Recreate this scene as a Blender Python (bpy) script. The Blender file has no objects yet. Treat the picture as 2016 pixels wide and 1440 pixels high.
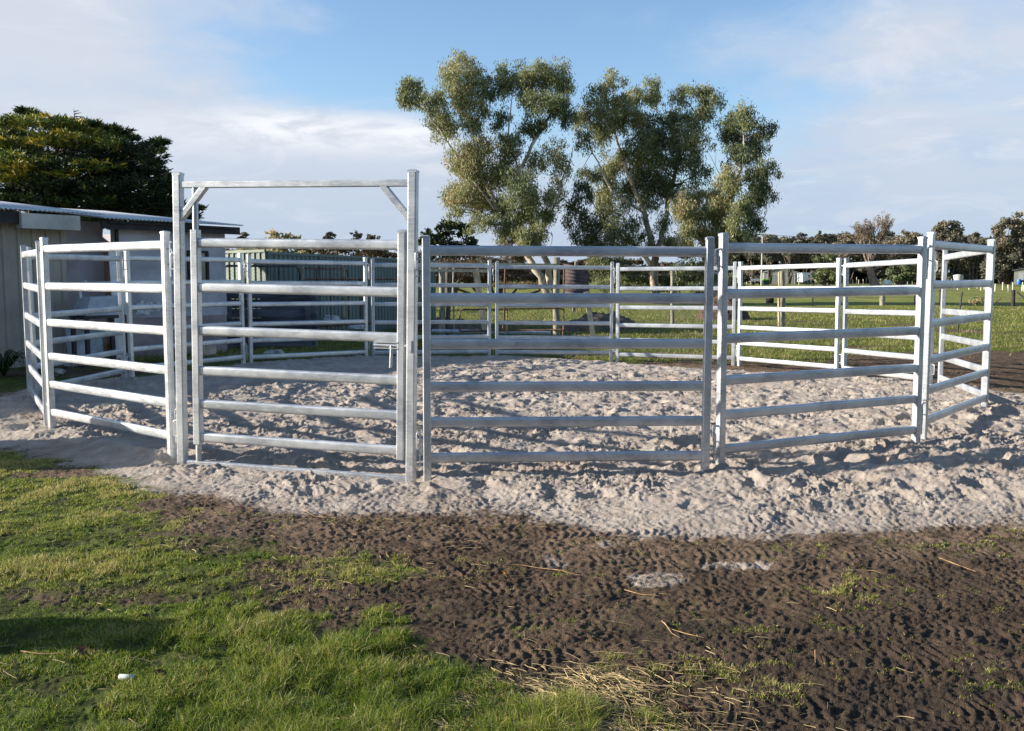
import bpy, math, random
import numpy as np
from mathutils import Vector, Matrix
R = math.radians
rng = np.random.default_rng(7)
random.seed(7)
S = bpy.context.scene
COL = S.collection

# ------------------------------------------------------------------ camera
FPX, CX, CY, H, PITCH = 1825.3, 1008.0, 720.0, 1.452, R(5.276)
cam_d = bpy.data.cameras.new("camera"); cam = bpy.data.objects.new("camera", cam_d); COL.objects.link(cam)
cam.location = (0, 0, H); cam.rotation_euler = (R(90) - PITCH, 0, 0)
cam_d.sensor_width = 36; cam_d.lens = FPX / 2016 * 36
cam_d.clip_start = 0.05; cam_d.clip_end = 6000
S.camera = cam

# ------------------------------------------------------------------ sun and exposure
SUN_EL, SUN_AZ_A = R(19.0), -0.03          # the sun stands to the left, a hair in front of the pen
sv = Vector((-1, SUN_AZ_A, 0)).normalized() * math.cos(SUN_EL) + Vector((0, 0, math.sin(SUN_EL)))
sd = bpy.data.lights.new("sun", 'SUN'); sun = bpy.data.objects.new("sun", sd); COL.objects.link(sun)
sd.energy = 4.8; sd.angle = R(0.53); sd.color = (1.0, 0.92, 0.82)
sun.rotation_euler = sv.to_track_quat('Z', 'Y').to_euler(); sun.location = (-20, 0, 20)
S.view_settings.view_transform = 'Standard'; S.view_settings.look = 'None'
S.view_settings.exposure = 1.12; S.view_settings.gamma = 1
S.cycles.max_bounces = 6; S.cycles.transparent_max_bounces = 8

# ------------------------------------------------------------------ node helpers
def NT(tree):
    tree.nodes.clear()
    class N: pass
    n = N()
    def new(t, **kw):
        nd = tree.nodes.new(t)
        for k, v in kw.items():
            if k.startswith('i_'):
                key = k[2:]
                key = int(key) if key.isdigit() else key.replace('_', ' ')
                nd.inputs[key].default_value = v
            else: setattr(nd, k, v)
        return nd
    n.new = new
    n.link = lambda a, b: tree.links.new(a, b)
    def math_(op, a, b=None, c=None, clamp=False):
        m = new('ShaderNodeMath', operation=op, use_clamp=clamp)
        for i, v in enumerate((a, b, c)):
            if v is None: continue
            if isinstance(v, (int, float)): m.inputs[i].default_value = v
            else: tree.links.new(v, m.inputs[i])
        return m.outputs[0]
    n.math = math_
    def mix(f, a, b, bt='MIX'):
        m = new('ShaderNodeMix', data_type='RGBA', blend_type=bt)
        for s, v in ((m.inputs[0], f), (m.inputs[6], a), (m.inputs[7], b)):
            if isinstance(v, (int, float)): s.default_value = v
            elif isinstance(v, tuple): s.default_value = v + (1,) if len(v) == 3 else v
            else: tree.links.new(v, s)
        return m.outputs[2]
    n.mix = mix
    def noise(vec, scale, detail=4, rough=.55, dist=0):
        t = new('ShaderNodeTexNoise'); t.inputs['Scale'].default_value = scale
        t.inputs['Detail'].default_value = detail; t.inputs['Roughness'].default_value = rough
        t.inputs['Distortion'].default_value = dist
        if vec is not None: tree.links.new(vec, t.inputs['Vector'])
        return t.outputs['Fac']
    n.noise = noise
    def step(v, lo, hi):
        m = new('ShaderNodeMapRange', interpolation_type='SMOOTHSTEP')
        tree.links.new(v, m.inputs[0]); m.inputs[1].default_value = lo; m.inputs[2].default_value = hi
        return m.outputs[0]
    n.step = step
    def scale(vec, s):
        m = new('ShaderNodeMapping'); m.inputs['Scale'].default_value = s
        tree.links.new(vec, m.inputs['Vector']); return m.outputs[0]
    n.scale = scale
    return n

# ------------------------------------------------------------------ world: sky with cloud
w = bpy.data.worlds.new("World"); S.world = w; w.use_nodes = True
n = NT(w.node_tree)
sky = n.new('ShaderNodeTexSky', sky_type='NISHITA', sun_disc=False)
sky.sun_elevation = SUN_EL; sky.sun_rotation = R(-91.7); sky.air_density = 1.0; sky.dust_density = 0.6; sky.ozone_density = 3.0
bg1 = n.new('ShaderNodeBackground'); bg1.inputs[1].default_value = 0.098
bg2 = n.new('ShaderNodeBackground'); bg2.inputs[1].default_value = 1.0
n.link(sky.outputs[0], bg1.inputs[0])
tc = n.new('ShaderNodeTexCoord'); sep = n.new('ShaderNodeSeparateXYZ'); n.link(tc.outputs['Generated'], sep.inputs[0])
X_, Y_, Z_ = sep.outputs
zz = n.math('MAXIMUM', Z_, 0.0)
den = n.math('ADD', zz, 0.16)
cv = n.new('ShaderNodeCombineXYZ'); n.link(n.math('DIVIDE', X_, den), cv.inputs[0]); n.link(n.math('DIVIDE', Y_, den), cv.inputs[1])
az = n.math('ARCTAN2', X_, Y_)                        # azimuth from straight ahead
base = n.noise(cv.outputs[0], 0.55, 6, .55, .35)
fine = n.noise(cv.outputs[0], 1.7, 5, .6, .6)
def blob(a0, e0, ra, re, amp):                        # a bank of cloud round a compass bearing and height
    u = n.math('DIVIDE', n.math('SUBTRACT', az, a0), ra); v = n.math('DIVIDE', n.math('SUBTRACT', Z_, e0), re)
    q = n.math('ADD', n.math('MULTIPLY', u, u), n.math('MULTIPLY', v, v))
    return n.math('MULTIPLY', n.math('POWER', 2.718, n.math('MULTIPLY', q, -1.0)), amp)
dens = n.math('ADD', n.math('MULTIPLY', n.math('SUBTRACT', base, .5), 1.25), n.math('MULTIPLY', n.math('SUBTRACT', fine, .5), .55))
for b in ((-.52, .27, .17, .085, .62), (-.40, .125, .17, .06, .75), (-.15, .130, .11, .028, .85), (-.28, .08, .2, .05, .35), (-.32, .02, .5, .055, .35),
          (.40, .22, .28, .045, .34), (.45, .11, .22, .055, .46), (-.10, .055, .3, .03, .30), (-.04, .28, .16, .07, -.46), (-.16, .21, .11, .035, -.40), (.25, .29, .2, .04, -.15), (.12, .20, .20, .06, -.45), (.22, .14, .1, .03, -.1), (.0, .9, 3, .4, -.5)):
    dens = n.math('ADD', dens, blob(*b))
dens = n.math('ADD', dens, n.math('MULTIPLY', n.step(Z_, .45, .20), .29)); dens = n.math('SUBTRACT', dens, n.math('MULTIPLY', n.step(Y_, .15, -.35), .75)); mask = n.step(n.math('ADD', dens, n.math('MULTIPLY', n.math('SUBTRACT', n.noise(cv.outputs[0], 3.6, 7, .64, .5), .5), .62)), -.04, 0.46)
edge = n.step(n.math('ADD', dens, n.math('MULTIPLY', n.math('SUBTRACT', n.noise(cv.outputs[0], 2.6, 6, .6, .6), .5), 1.1)), .15, 0.75)
ccol = n.mix(edge, (0.25, 0.305, 0.385), (0.315, 0.335, 0.375))
lowb = n.step(Z_, 0.19, .02)
ccol = n.mix(n.math('MULTIPLY', lowb, .75), ccol, (0.215, 0.268, 0.36))
puff = n.step(n.noise(cv.outputs[0], 1.9, 6, .62, .7), .50, .66)
ccol = n.mix(n.math('MULTIPLY', n.math('MULTIPLY', puff, .55), n.math('SUBTRACT', 1.0, n.math('MULTIPLY', lowb, .7))), ccol, (0.39, 0.395, 0.42))
hl = n.math('ADD', blob(-.165, .150, .085, .018, 1.0), n.math('ADD', blob(-.25, .160, .06, .014, .7), n.math('ADD', blob(-.085, .150, .04, .016, .7), blob(-.34, .145, .1, .02, .4))))
ccol = n.mix(n.math('MULTIPLY', hl, n.step(n.noise(cv.outputs[0], 3.4, 6, .6, .4), .36, .58), clamp=True), ccol, (0.45, 0.455, 0.475))
n.link(ccol, bg2.inputs[0])
ms = n.new('ShaderNodeMixShader'); n.link(n.math('MULTIPLY', mask, .93), ms.inputs[0]); n.link(bg1.outputs[0], ms.inputs[1]); n.link(bg2.outputs[0], ms.inputs[2])
wo = n.new('ShaderNodeOutputWorld'); n.link(ms.outputs[0], wo.inputs[0])

# ------------------------------------------------------------------ projection helpers (where things stand)
def ray(px, py):
    u = (px - CX) / FPX; v = -(py - CY) / FPX
    c, s = math.cos(PITCH), math.sin(PITCH)
    return u, c + v * s, -s + v * c
def at(px, py, Y):                                     # point seen at px,py standing Y metres out
    a, b, c = ray(px, py); t = Y / b
    return Vector((a * t, Y, H + c * t))
def on(px, py, z=0.0):                                 # point seen at px,py lying at height z
    a, b, c = ray(px, py); t = (z - H) / c
    return Vector((a * t, b * t, z))

# ------------------------------------------------------------------ numpy noise
def _h(ix, iy, s):
    h = (ix.astype(np.int64) * 374761393 + iy.astype(np.int64) * 668265263 + s * 974634777) & 0xffffffff
    h = ((h ^ (h >> 13)) * 1274126177) & 0xffffffff
    return ((h ^ (h >> 16)) & 0xffff) / 65535.0
def vnoise(x, y, s=0):
    ix = np.floor(x); iy = np.floor(y); fx = x - ix; fy = y - iy
    ux = fx * fx * fx * (fx * (fx * 6 - 15) + 10); uy = fy * fy * fy * (fy * (fy * 6 - 15) + 10)
    def g(a, b):
        t = _h(ix + a, iy + b, s) * 2 * np.pi
        return np.cos(t) * (fx - a) + np.sin(t) * (fy - b)
    return ((g(0, 0) * (1 - ux) + g(1, 0) * ux) * (1 - uy) + (g(0, 1) * (1 - ux) + g(1, 1) * ux) * uy) * 1.5
def fbm(x, y, o=4, s=0, g=.5):
    r = 0; a = 1
    for i in range(o):
        r = r + a * vnoise(x, y, s + i); x = x * 2.03 + 11.3; y = y * 2.03 - 7.1; a *= g
    return r
def ss(a, b, x):
    t = np.clip((x - a) / (b - a), 0, 1); return t * t * (3 - 2 * t)
def polydist(poly, x, y):                              # signed distance, positive inside
    d = np.full(x.shape, 1e9); ins = np.zeros(x.shape, bool); m = len(poly)
    for i in range(m):
        ax, ay = poly[i]; bx, by = poly[(i + 1) % m]
        ex, ey = bx - ax, by - ay; L = ex * ex + ey * ey + 1e-12
        t = np.clip(((x - ax) * ex + (y - ay) * ey) / L, 0, 1)
        d = np.minimum(d, np.hypot(x - ax - t * ex, y - ay - t * ey))
        c = ((ay > y) != (by > y)) & (x < ex * (y - ay) / (ey if abs(ey) > 1e-9 else 1e-9) + ax)
        ins ^= c
    return np.where(ins, d, -d)
GX = np.arange(-30, 30.01, .06); GY = np.arange(-4, 40.01, .06)
_GXX, _GYY = np.meshgrid(GX, GY, indexing='ij')
def cached(fn):
    T = fn(_GXX.ravel(), _GYY.ravel()).reshape(_GXX.shape)
    def f(x, y):
        x = np.asarray(x, float); y = np.asarray(y, float)
        ins = (x > -29.9) & (x < 29.9) & (y > -3.9) & (y < 39.9)
        u = np.clip((x + 30) / .06, 0, len(GX) - 1.001); v = np.clip((y + 4) / .06, 0, len(GY) - 1.001)
        i = u.astype(int); j = v.astype(int); a = u - i; b = v - j
        r = (T[i, j] * (1 - a) + T[i + 1, j] * a) * (1 - b) + (T[i, j + 1] * (1 - a) + T[i + 1, j + 1] * a) * b
        if not ins.all():
            r = r.copy(); r[~ins] = fn(x[~ins], y[~ins])
        return r
    return f
def gp(pts): return [tuple(on(*p)[:2]) for p in pts]

# ------------------------------------------------------------------ ground field
CP = np.array([(-.626, 6.762, -.041), (1.5, 6.9, -.03), (3.5, 7.85, .05), (4.9, 9.55, .10), (5.4, 11.7, .11), (4.9, 13.8, .06), (3.8, 15.65, .02), (1.83, 16.6, .01),
    (-.33, 16.62, .05), (-2.45, 16.05, .09), (-4.2, 14.65, .10), (-5.3, 12.7, .06), (-5.48, 10.5, .08), (-4.38, 8.7, .03), (-2.7, 7.33, .03), (-.75, 6.8, -.04),
    (0, 4.8, -.07), (-3, 4, -.03), (3, 4, -.06), (0, 3, -.06), (-3, 5.6, -.02), (-14, 8, 0), (14, 8, 0), (12, 20, 0), (-12, 20, 0), (0, 24, 0), (0, 11.5, .03), (6, 6, .0), (-8, 5, 0)])
def base_z(x, y):
    num = 0; dn = 0
    for px, py, pz in CP:
        w_ = 1.0 / ((x - px) ** 2 + (y - py) ** 2 + .15) ** 1.5
        num = num + w_ * pz; dn = dn + w_
    near = num / dn
    d = np.hypot(x, y - 10)
    far = .6 * ss(60, 200, d) + .05 * fbm(x / 9, y / 9, 3, 50)
    k = ss(15, 30, d)
    return near * (1 - k) + far * k
SANDP = gp([(-300, 812), (0, 790), (60, 766), (150, 757), (260, 750), (400, 735), (500, 722), (725, 709), (1000, 704), (1210, 712), (1330, 722), (1450, 735), (1700, 752), (1900, 775),
    (2016, 788), (2300, 800), (2500, 1040), (2016, 1022), (1800, 1026), (1600, 1034), (1450, 1040), (1330, 1030), (1200, 1026), (1100, 1006), (1000, 998), (880, 994), (700, 1000), (560, 994),
    (420, 975), (300, 958), (200, 935), (100, 908), (0, 888), (-300, 868)])
MUDR = gp([(1600, 722), (1650, 700), (1850, 692), (2016, 690), (2500, 690), (2700, 800), (2016, 800), (1900, 778), (1700, 755), (1450, 738), (1230, 714), (1300, 712), (1450, 712)])
GR1 = gp([(-500, 890), (0, 893), (130, 925), (250, 960), (330, 1010), (420, 1035), (560, 1060), (560, 1085), (380, 1110), (170, 1125), (0, 1150), (-500, 1165)])
GR2 = gp([(-500, 1175), (0, 1165), (200, 1140), (420, 1145), (640, 1165), (780, 1190), (850, 1240), (880, 1290), (1010, 1330), (1200, 1380), (1300, 1480), (1400, 1700), (-500, 1700)])
GR3 = gp([(600, 1075), (720, 1060), (840, 1080), (900, 1110), (820, 1140), (700, 1150), (620, 1130)])
TR1 = gp([(130, 1040), (330, 1010), (640, 1025), (620, 1060), (380, 1075), (150, 1062)])
PD = {k: cached(lambda x, y, p=p: polydist(p, x, y)) for k, p in (('s', SANDP), ('m', MUDR), ('1', GR1), ('2', GR2), ('3', GR3), ('t', TR1))}
base_raw = base_z
base_z = cached(base_raw)
def front_left(x, y): return PDL(x, y)
_GL = gp([(-500, 893), (0, 893), (130, 925), (300, 985), (460, 1050), (560, 1085), (640, 1130), (620, 1180), (300, 1190), (-500, 1190)])
_G4 = gp([(820, 1270), (1000, 1265), (1200, 1300), (1330, 1330), (1480, 1400), (1560, 1520), (1400, 1700), (700, 1700), (760, 1300)])
PD4 = cached(lambda x, y: ss(-.12, .25, polydist(_G4, x, y)))
PDL = cached(lambda x, y: ss(-.2, .5, polydist(_GL, x, y)))
def masks(x, y, thick=False):
    nz = fbm(x * 1.7, y * 1.7, 4, 3); n2 = fbm(x * 7, y * 7, 3, 9)
    sd_ = PD['s'](x, y) + .13 * nz + .06 * n2 - .10
    sand = ss(-.38, .26, sd_); thickness = ss(0, .8, PD['s'](x, y) + .12 * nz)
    for (px, py, rx, ry) in ((1090, 1078, 50, 13), (1290, 1108, 60, 15), (1450, 1085, 90, 9), (1210, 1045, 40, 12)):
        c = on(px, py); a = on(px + rx, py); b = on(px, py - ry)
        q = ((x - c.x) / (a.x - c.x)) ** 2 + ((y - c.y) / (b.y - c.y)) ** 2
        sand = np.maximum(sand, +.56 * ss(1.5, .1, q + .9 * nz + .5 * n2))
    d1 = PD['1'](x, y) ; d2 = PD['2'](x, y); d3 = PD['3'](x, y); dt = PD['t'](x, y)
    g = np.maximum(ss(-.30, .22, d1 + .30 * nz + .10 * n2), ss(-.34, .26, d2 + .32 * nz + .12 * n2)); g = g * (.72 + .28 * ss(-.5, .4, fbm(x * 2.3, y * 3.2, 4, 37)))
    g = np.maximum(g, .55 * ss(-.1, .2, d3 + .15 * nz))
    g = g * (1 - .40 * ss(-.2, .2, dt + .25 * nz + .1 * n2)); g = np.maximum(g, front_left(x, y) * .62); g = np.maximum(g, .58 * PD4(x, y) * ss(-.6, .35, nz + .4 * n2))
    # thin grass struggling through the mud in front
    front = ss(7, 6, y)
    g = np.maximum(g, front * .30 * ss(.25, .7, fbm(x * .9 + 4, y * 1.4, 3, 21) + .35))
    back = 1 - front
    gb = 1 - ss(-.35, .35, PD['m'](x, y) + .5 * nz)
    gb = gb * (1 - .75 * ss(.02, .5, fbm(x * .35, y * .9, 4, 33)) * ss(60, 30, y))
    g = g * front + gb * back
    return sand, np.clip(g, 0, 1), thickness
def nzl(x, y): return fbm(x * 1.1, y * 1.6, 2, 94)
def ground_z(x, y, detail=True, m=None):
    sand, g, thick = masks(x, y) if m is None else m
    z = base_z(x, y)
    if not detail: return z + .02 * sand
    d = np.hypot(x, y - 9); near = ss(26, 14, d)
    # trodden sand: hoof holes, thrown up rims and clods
    wx = x + .10 * vnoise(x * 3.1, y * 3.1, 71); wy = y + .10 * vnoise(x * 3.1 + 9, y * 3.1, 72)
    big = fbm(wx * 1.5, wy * 1.5, 2, 60)
    lump = fbm(wx * 4.6, wy * 4.6, 3, 61)
    bil = 1 - np.abs(fbm(wx * 7.5, wy * 7.5, 3, 65)) * 1.7
    fine_ = fbm(wx * 30, wy * 30, 3, 68, .6)
    # individual hoof prints
    cell = 3.3; hx = wx * cell; hy = wy * cell; ix = np.floor(hx); iy = np.floor(hy); hole = 0
    for a in (-1, 0, 1):
        for b in (-1, 0, 1):
            cx = ix + a + .15 + .7 * _h(ix + a, iy + b, 5); cy = iy + b + .15 + .7 * _h(ix + a, iy + b, 6)
            r = np.hypot(hx - cx, (hy - cy)) / (.26 + .16 * _h(ix + a, iy + b, 7))
            amp = _h(ix + a, iy + b, 8)
            hole = hole + amp * (-1.0 * np.exp(-r * r * 1.6) + .55 * np.exp(-((r - 1.35) ** 2) * 5))
    inner = ss(9, 17, y); pat = .55 + .75 * ss(-.35, .45, fbm(x * 1.1 + 3, y * 1.1, 2, 99))
    sa = 1 - .20 * inner
    zs = .03 + sa * (.028 * big + pat * (.017 * lump + .012 * bil) + .040 * hole + .016 * np.maximum(0, fbm(wx * 13, wy * 13, 3, 77, .6) - .12)) + pat * (.0125 * fine_ + .008 * fbm(wx * 55, wy * 55, 2, 78))
    trk = fbm(x * .5 + y * .12, y * 3.4, 2, 84); zm = .008 * fbm(x * 3, y * 3, 2, 80) + .010 * trk + .0085 * fbm(wx * 21, wy * 34, 4, 82, .74) - .012 * np.maximum(0, fbm(wx * 8, wy * 12, 2, 86) - .2) + .006 * fine_
    for (y0, sl, wb, ph) in ((4.95, .05, .13, 0), (4.45, .02, .14, 1.3), (4.02, -.01, .13, 2.1), (3.62, -.02, .13, .4), (5.45, .07, .12, .9), (3.28, -.04, .12, 3.0)):
        q = y - y0 - sl * (x - .5) - .05 * np.sin(x * 1.3 + ph); band = ss(wb, wb * .6, np.abs(q)) * ss(-1.0, .1, x + .5 * nzl(x, y)) * ss(.9, .2, np.abs(fbm(x * .8, y * 2, 2, 95)))
        lug = np.sin((x + .35 * np.abs(q)) * 2 * np.pi / .052 + 5 * fbm(x * 3, y * 3, 2, 96)); lug = ss(-.25, .45, lug)
        zm = zm * (1 - .25 * band) + band * (-.008 + .0065 * lug * (.4 + 1.2 * ss(-.3, .5, fbm(x * 5, y * 5, 2, 97)))) + .005 * ss(wb * .55, 0, np.abs(np.abs(q) - wb * 1.1)) * ss(-1, .1, x)
    zg = .014 * fbm(x * 4, y * 4, 3, 90) + .005 * fine_
    soft = thick
    t_ = np.clip(((x + 2.622) * 1.869 + (y - 7.281) * -.486) / 3.73, 0, 1); dg = np.hypot(x + 2.622 - 1.869 * t_, y - 7.281 + .486 * t_); keep = ss(.03, .22, dg)
    z = z - .050 * (1 - keep)
    return z + near * (soft * (zs * (.25 + .75 * keep)) + (1 - soft) * ((1 - g) * zm + g * zg) - .02 * (1 - soft))
class _NearGrid:
    def __init__(q, x0, x1, y0, y1, st):
        q.a = (x0, y0, st); q.X = np.arange(x0, x1, st); q.Y = np.arange(y0, y1, st); A, B = np.meshgrid(q.X, q.Y, indexing='ij'); q.T = ground_z(A.ravel(), B.ravel()).reshape(A.shape)
    def __call__(q, x, y):
        u = (x - q.a[0]) / q.a[2]; v = (y - q.a[1]) / q.a[2]; i = int(u); j = int(v)
        if u < 0 or v < 0 or i >= len(q.X) - 1 or j >= len(q.Y) - 1: return None
        a = u - i; b = v - j; T = q.T
        return float((T[i, j] * (1 - a) + T[i + 1, j] * a) * (1 - b) + (T[i, j + 1] * (1 - a) + T[i + 1, j + 1] * a) * b)
_NG = None
def gz(x, y):
    global _NG
    if _NG is None: _NG = _NearGrid(-5.2, 5.2, 2.4, 8.2, .02)
    r = _NG(x, y)
    return r if r is not None else float(ground_z(np.array([float(x)]), np.array([float(y)]))[0])
def gz0(x, y): return float(base_z(np.array([float(x)]), np.array([float(y)]))[0])

# ------------------------------------------------------------------ mesh helpers
def tag(o, label=None, cat=None, group=None, kind=None):
    if label: o['label'] = label
    if cat: o['category'] = cat
    if group: o['group'] = group
    if kind: o['kind'] = kind
    return o
def raw_mesh(name, V, F, mat, parent=None, smooth=False, attrs=None, k=4):
    """V (n,3) array, F (m,k) array"""
    me = bpy.data.meshes.new(name); V = np.asarray(V, np.float32); F = np.asarray(F, np.int32)
    me.vertices.add(len(V)); me.vertices.foreach_set('co', V.ravel())
    me.loops.add(F.size); me.loops.foreach_set('vertex_index', F.ravel())
    me.polygons.add(len(F)); me.polygons.foreach_set('loop_start', np.arange(0, F.size, F.shape[1], dtype=np.int32))
    if smooth: me.polygons.foreach_set('use_smooth', np.ones(len(F), bool))
    for an, av in (attrs or {}).items():
        a = me.attributes.new(an, 'FLOAT', 'POINT'); a.data.foreach_set('value', np.asarray(av, np.float32))
    me.update(calc_edges=True)
    if mat: me.materials.append(mat)
    o = bpy.data.objects.new(name, me); COL.objects.link(o)
    if parent: o.parent = parent
    return o
class MB:
    def __init__(s): s.v = []; s.f = []; s.sm = []
    def add(s, vs, fs, smooth=False, M=None):
        b = len(s.v)
        s.v += [(M @ Vector(v))[:] if M else tuple(v) for v in vs]
        s.f += [tuple(i + b for i in f) for f in fs]; s.sm += [smooth] * len(fs); return s
    def box(s, c, d, M=None):
        x, y, z = c; a, b, e = d[0] / 2, d[1] / 2, d[2] / 2
        vs = [(x + i * a, y + j * b, z + k * e) for i in (-1, 1) for j in (-1, 1) for k in (-1, 1)]
        return s.add(vs, [(0, 1, 3, 2), (4, 6, 7, 5), (0, 4, 5, 1), (2, 3, 7, 6), (0, 2, 6, 4), (1, 5, 7, 3)], False, M)
    def prism(s, prof, p0, p1, up=(0, 0, 1), smooth=True, M=None):
        """sweep a closed profile (u sideways, v up) from p0 to p1"""
        p0 = Vector(p0); p1 = Vector(p1); d = (p1 - p0).normalized(); up = Vector(up)
        if abs(d.dot(up)) > .99: up = Vector((0, 1, 0))
        u = d.cross(up).normalized(); v = u.cross(d)
        m = len(prof); vs = [p0 + u * a + v * b for a, b in prof] + [p1 + u * a + v * b for a, b in prof]
        b = len(s.v)
        s.add(vs, [(i, (i + 1) % m, m + (i + 1) % m, m + i) for i in range(m)], smooth, M)
        s.add(vs[:m], [tuple(range(m - 1, -1, -1))], False, M); s.add(vs[m:], [tuple(range(m))], False, M)
        return s
    def beam(s, p0, p1, wd, ht, up=(0, 0, 1), M=None):
        a, b = wd / 2, ht / 2
        return s.prism([(-a, -b), (a, -b), (a, b), (-a, b)], p0, p1, up, False, M)
    def tube(s, pts, rad, m=8, M=None):
        pts = [Vector(p) for p in pts]
        if not isinstance(rad, (list, tuple)): rad = [rad] * len(pts)
        vs = []; ref = None
        for i, p in enumerate(pts):
            d = (pts[min(i + 1, len(pts) - 1)] - pts[max(i - 1, 0)]).normalized()
            if ref is None: ref = Vector((0, 0, 1)) if abs(d.z) < .9 else Vector((1, 0, 0))
            u = d.cross(ref).normalized(); ref = u.cross(d)
            for k in range(m):
                a = 2 * math.pi * k / m; vs.append(p + (u * math.cos(a) + ref * math.sin(a)) * rad[i])
        fs = [(i * m + k, i * m + (k + 1) % m, (i + 1) * m + (k + 1) % m, (i + 1) * m + k) for i in range(len(pts) - 1) for k in range(m)]
        s.add(vs, fs, True, M); b = (len(pts) - 1) * m
        s.add(vs[:m], [tuple(range(m - 1, -1, -1))], False, M); s.add(vs[b:], [tuple(range(m))], False, M)
        return s
    def build(s, name, mat, parent=None, loc=None, rz=0):
        me = bpy.data.meshes.new(name); me.from_pydata(s.v, [], s.f); me.update()
        me.polygons.foreach_set('use_smooth', s.sm)
        if mat: me.materials.append(mat)
        o = bpy.data.objects.new(name, me); COL.objects.link(o)
        if parent: o.parent = parent
        if loc is not None: o.location = loc
        if rz: o.rotation_euler.z = rz
        return o
def empty(name, loc, rz=0):
    o = bpy.data.objects.new(name, None); COL.objects.link(o); o.location = loc; o.rotation_euler = (0, 0, rz); o.empty_display_size = .2
    return o
def copy_tree(o, parent=None):
    c = o.copy(); COL.objects.link(c); c.parent = parent
    for k in [q for q in o.children]: copy_tree(k, c)
    return c
def rrect(wd, ht, r, seg=3):
    pts = []
    for cx, cy, a0 in ((wd / 2 - r, ht / 2 - r, 0), (-wd / 2 + r, ht / 2 - r, 90), (-wd / 2 + r, -ht / 2 + r, 180), (wd / 2 - r, -ht / 2 + r, 270)):
        for k in range(seg + 1):
            a = R(a0 + 90 * k / seg); pts.append((cx + r * math.cos(a), cy + r * math.sin(a)))
    return pts

# ------------------------------------------------------------------ materials
MATS = {}
def pmat(name, col, rough=.8, metal=0, var=.25, scale=6, bump=0, bscale=40, spec=.4, streak=None, col2=None):
    if name in MATS: return MATS[name]
    m = bpy.data.materials.new(name); m.use_nodes = True; n = NT(m.node_tree)
    out = n.new('ShaderNodeOutputMaterial'); b = n.new('ShaderNodeBsdfPrincipled'); n.link(b.outputs[0], out.inputs[0])
    tc = n.new('ShaderNodeTexCoord'); vec = tc.outputs['Object']
    if streak: vec = n.scale(vec, streak)
    f = n.noise(vec, scale, 5, .6)
    c2 = col2 or tuple(max(0, c * (1 - var * 1.6)) for c in col); c1 = tuple(min(1, c * (1 + var * .6)) for c in col)
    n.link(n.mix(n.step(f, .3, .7), c2, c1), b.inputs['Base Color'])
    b.inputs['Metallic'].default_value = metal; b.inputs['Specular IOR Level'].default_value = spec
    n.link(n.math('ADD', n.math('MULTIPLY', n.math('SUBTRACT', f, .5), .35), rough, clamp=True), b.inputs['Roughness'])
    if bump:
        bp = n.new('ShaderNodeBump'); bp.inputs['Strength'].default_value = bump; bp.inputs['Distance'].default_value = .01
        n.link(n.noise(vec, bscale, 4, .6), bp.inputs['Height']); n.link(bp.outputs[0], b.inputs['Normal'])
    MATS[name] = m; return m

def galv():
    m = bpy.data.materials.new('galvanised_steel'); m.use_nodes = True; n = NT(m.node_tree)
    out = n.new('ShaderNodeOutputMaterial'); b = n.new('ShaderNodeBsdfPrincipled'); n.link(b.outputs[0], out.inputs[0])
    tc = n.new('ShaderNodeTexCoord'); geo = n.new('ShaderNodeNewGeometry')
    pos = geo.outputs['Position']
    f1 = n.noise(pos, 3.2, 5, .6, .6); f2 = n.noise(n.scale(pos, (1, 1, 6)), 14, 4, .6, .4); f3 = n.noise(pos, 95, 3, .6)
    vor = n.new('ShaderNodeTexVoronoi'); vor.inputs['Scale'].default_value = 70; n.link(pos, vor.inputs['Vector'])
    c = n.mix(n.step(f1, .32, .68), (.38, .405, .43), (.60, .62, .62))
    c = n.mix(n.math('MULTIPLY', n.step(f2, .45, .7), .5), c, (.68, .69, .68))
    c = n.mix(n.math('MULTIPLY', n.step(f3, .66, .74), .45), c, (.25, .24, .23))
    sp = n.new('ShaderNodeSeparateXYZ'); n.link(pos, sp.inputs[0]); lowm = n.math('MULTIPLY', n.step(sp.outputs[2], .30, .02), n.step(n.noise(pos, 38, 4, .7), .46, .60))
    c = n.mix(n.math('MULTIPLY', lowm, .55), c, (.34, .28, .22))
    n.link(c, b.inputs['Base Color']); b.inputs['Metallic'].default_value = .55
    n.link(n.math('ADD', n.math('MULTIPLY', f1, .22), n.math('ADD', .20, n.math('MULTIPLY', f2, .18))), b.inputs['Roughness'])
    bp = n.new('ShaderNodeBump'); bp.inputs['Strength'].default_value = .18; bp.inputs['Distance'].default_value = .004
    n.link(n.math('ADD', f2, n.math('MULTIPLY', f3, .3)), bp.inputs['Height']); n.link(bp.outputs[0], b.inputs['Normal'])
    return m
GALV = galv()

def leafmat(name, stops, trans=.35, rough=.55, dead=None):
    """colour runs over the per-leaf tint attribute"""
    m = bpy.data.materials.new(name); m.use_nodes = True; n = NT(m.node_tree)
    out = n.new('ShaderNodeOutputMaterial'); a = n.new('ShaderNodeAttribute', attribute_name='tint')
    cr = n.new('ShaderNodeValToRGB'); e = cr.color_ramp.elements
    while len(e) < len(stops): e.new(.5)
    for i, (p, c) in enumerate(stops): e[i].position = p; e[i].color = c + (1,)
    n.link(a.outputs['Fac'], cr.inputs[0])
    b = n.new('ShaderNodeBsdfPrincipled'); n.link(cr.outputs[0], b.inputs['Base Color']); b.inputs['Roughness'].default_value = rough
    b.inputs['Specular IOR Level'].default_value = .35
    t = n.new('ShaderNodeBsdfTranslucent'); n.link(cr.outputs[0], t.inputs[0])
    mx = n.new('ShaderNodeMixShader'); mx.inputs[0].default_value = trans
    n.link(b.outputs[0], mx.inputs[1]); n.link(t.outputs[0], mx.inputs[2]); n.link(mx.outputs[0], out.inputs[0])
    return m

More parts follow.
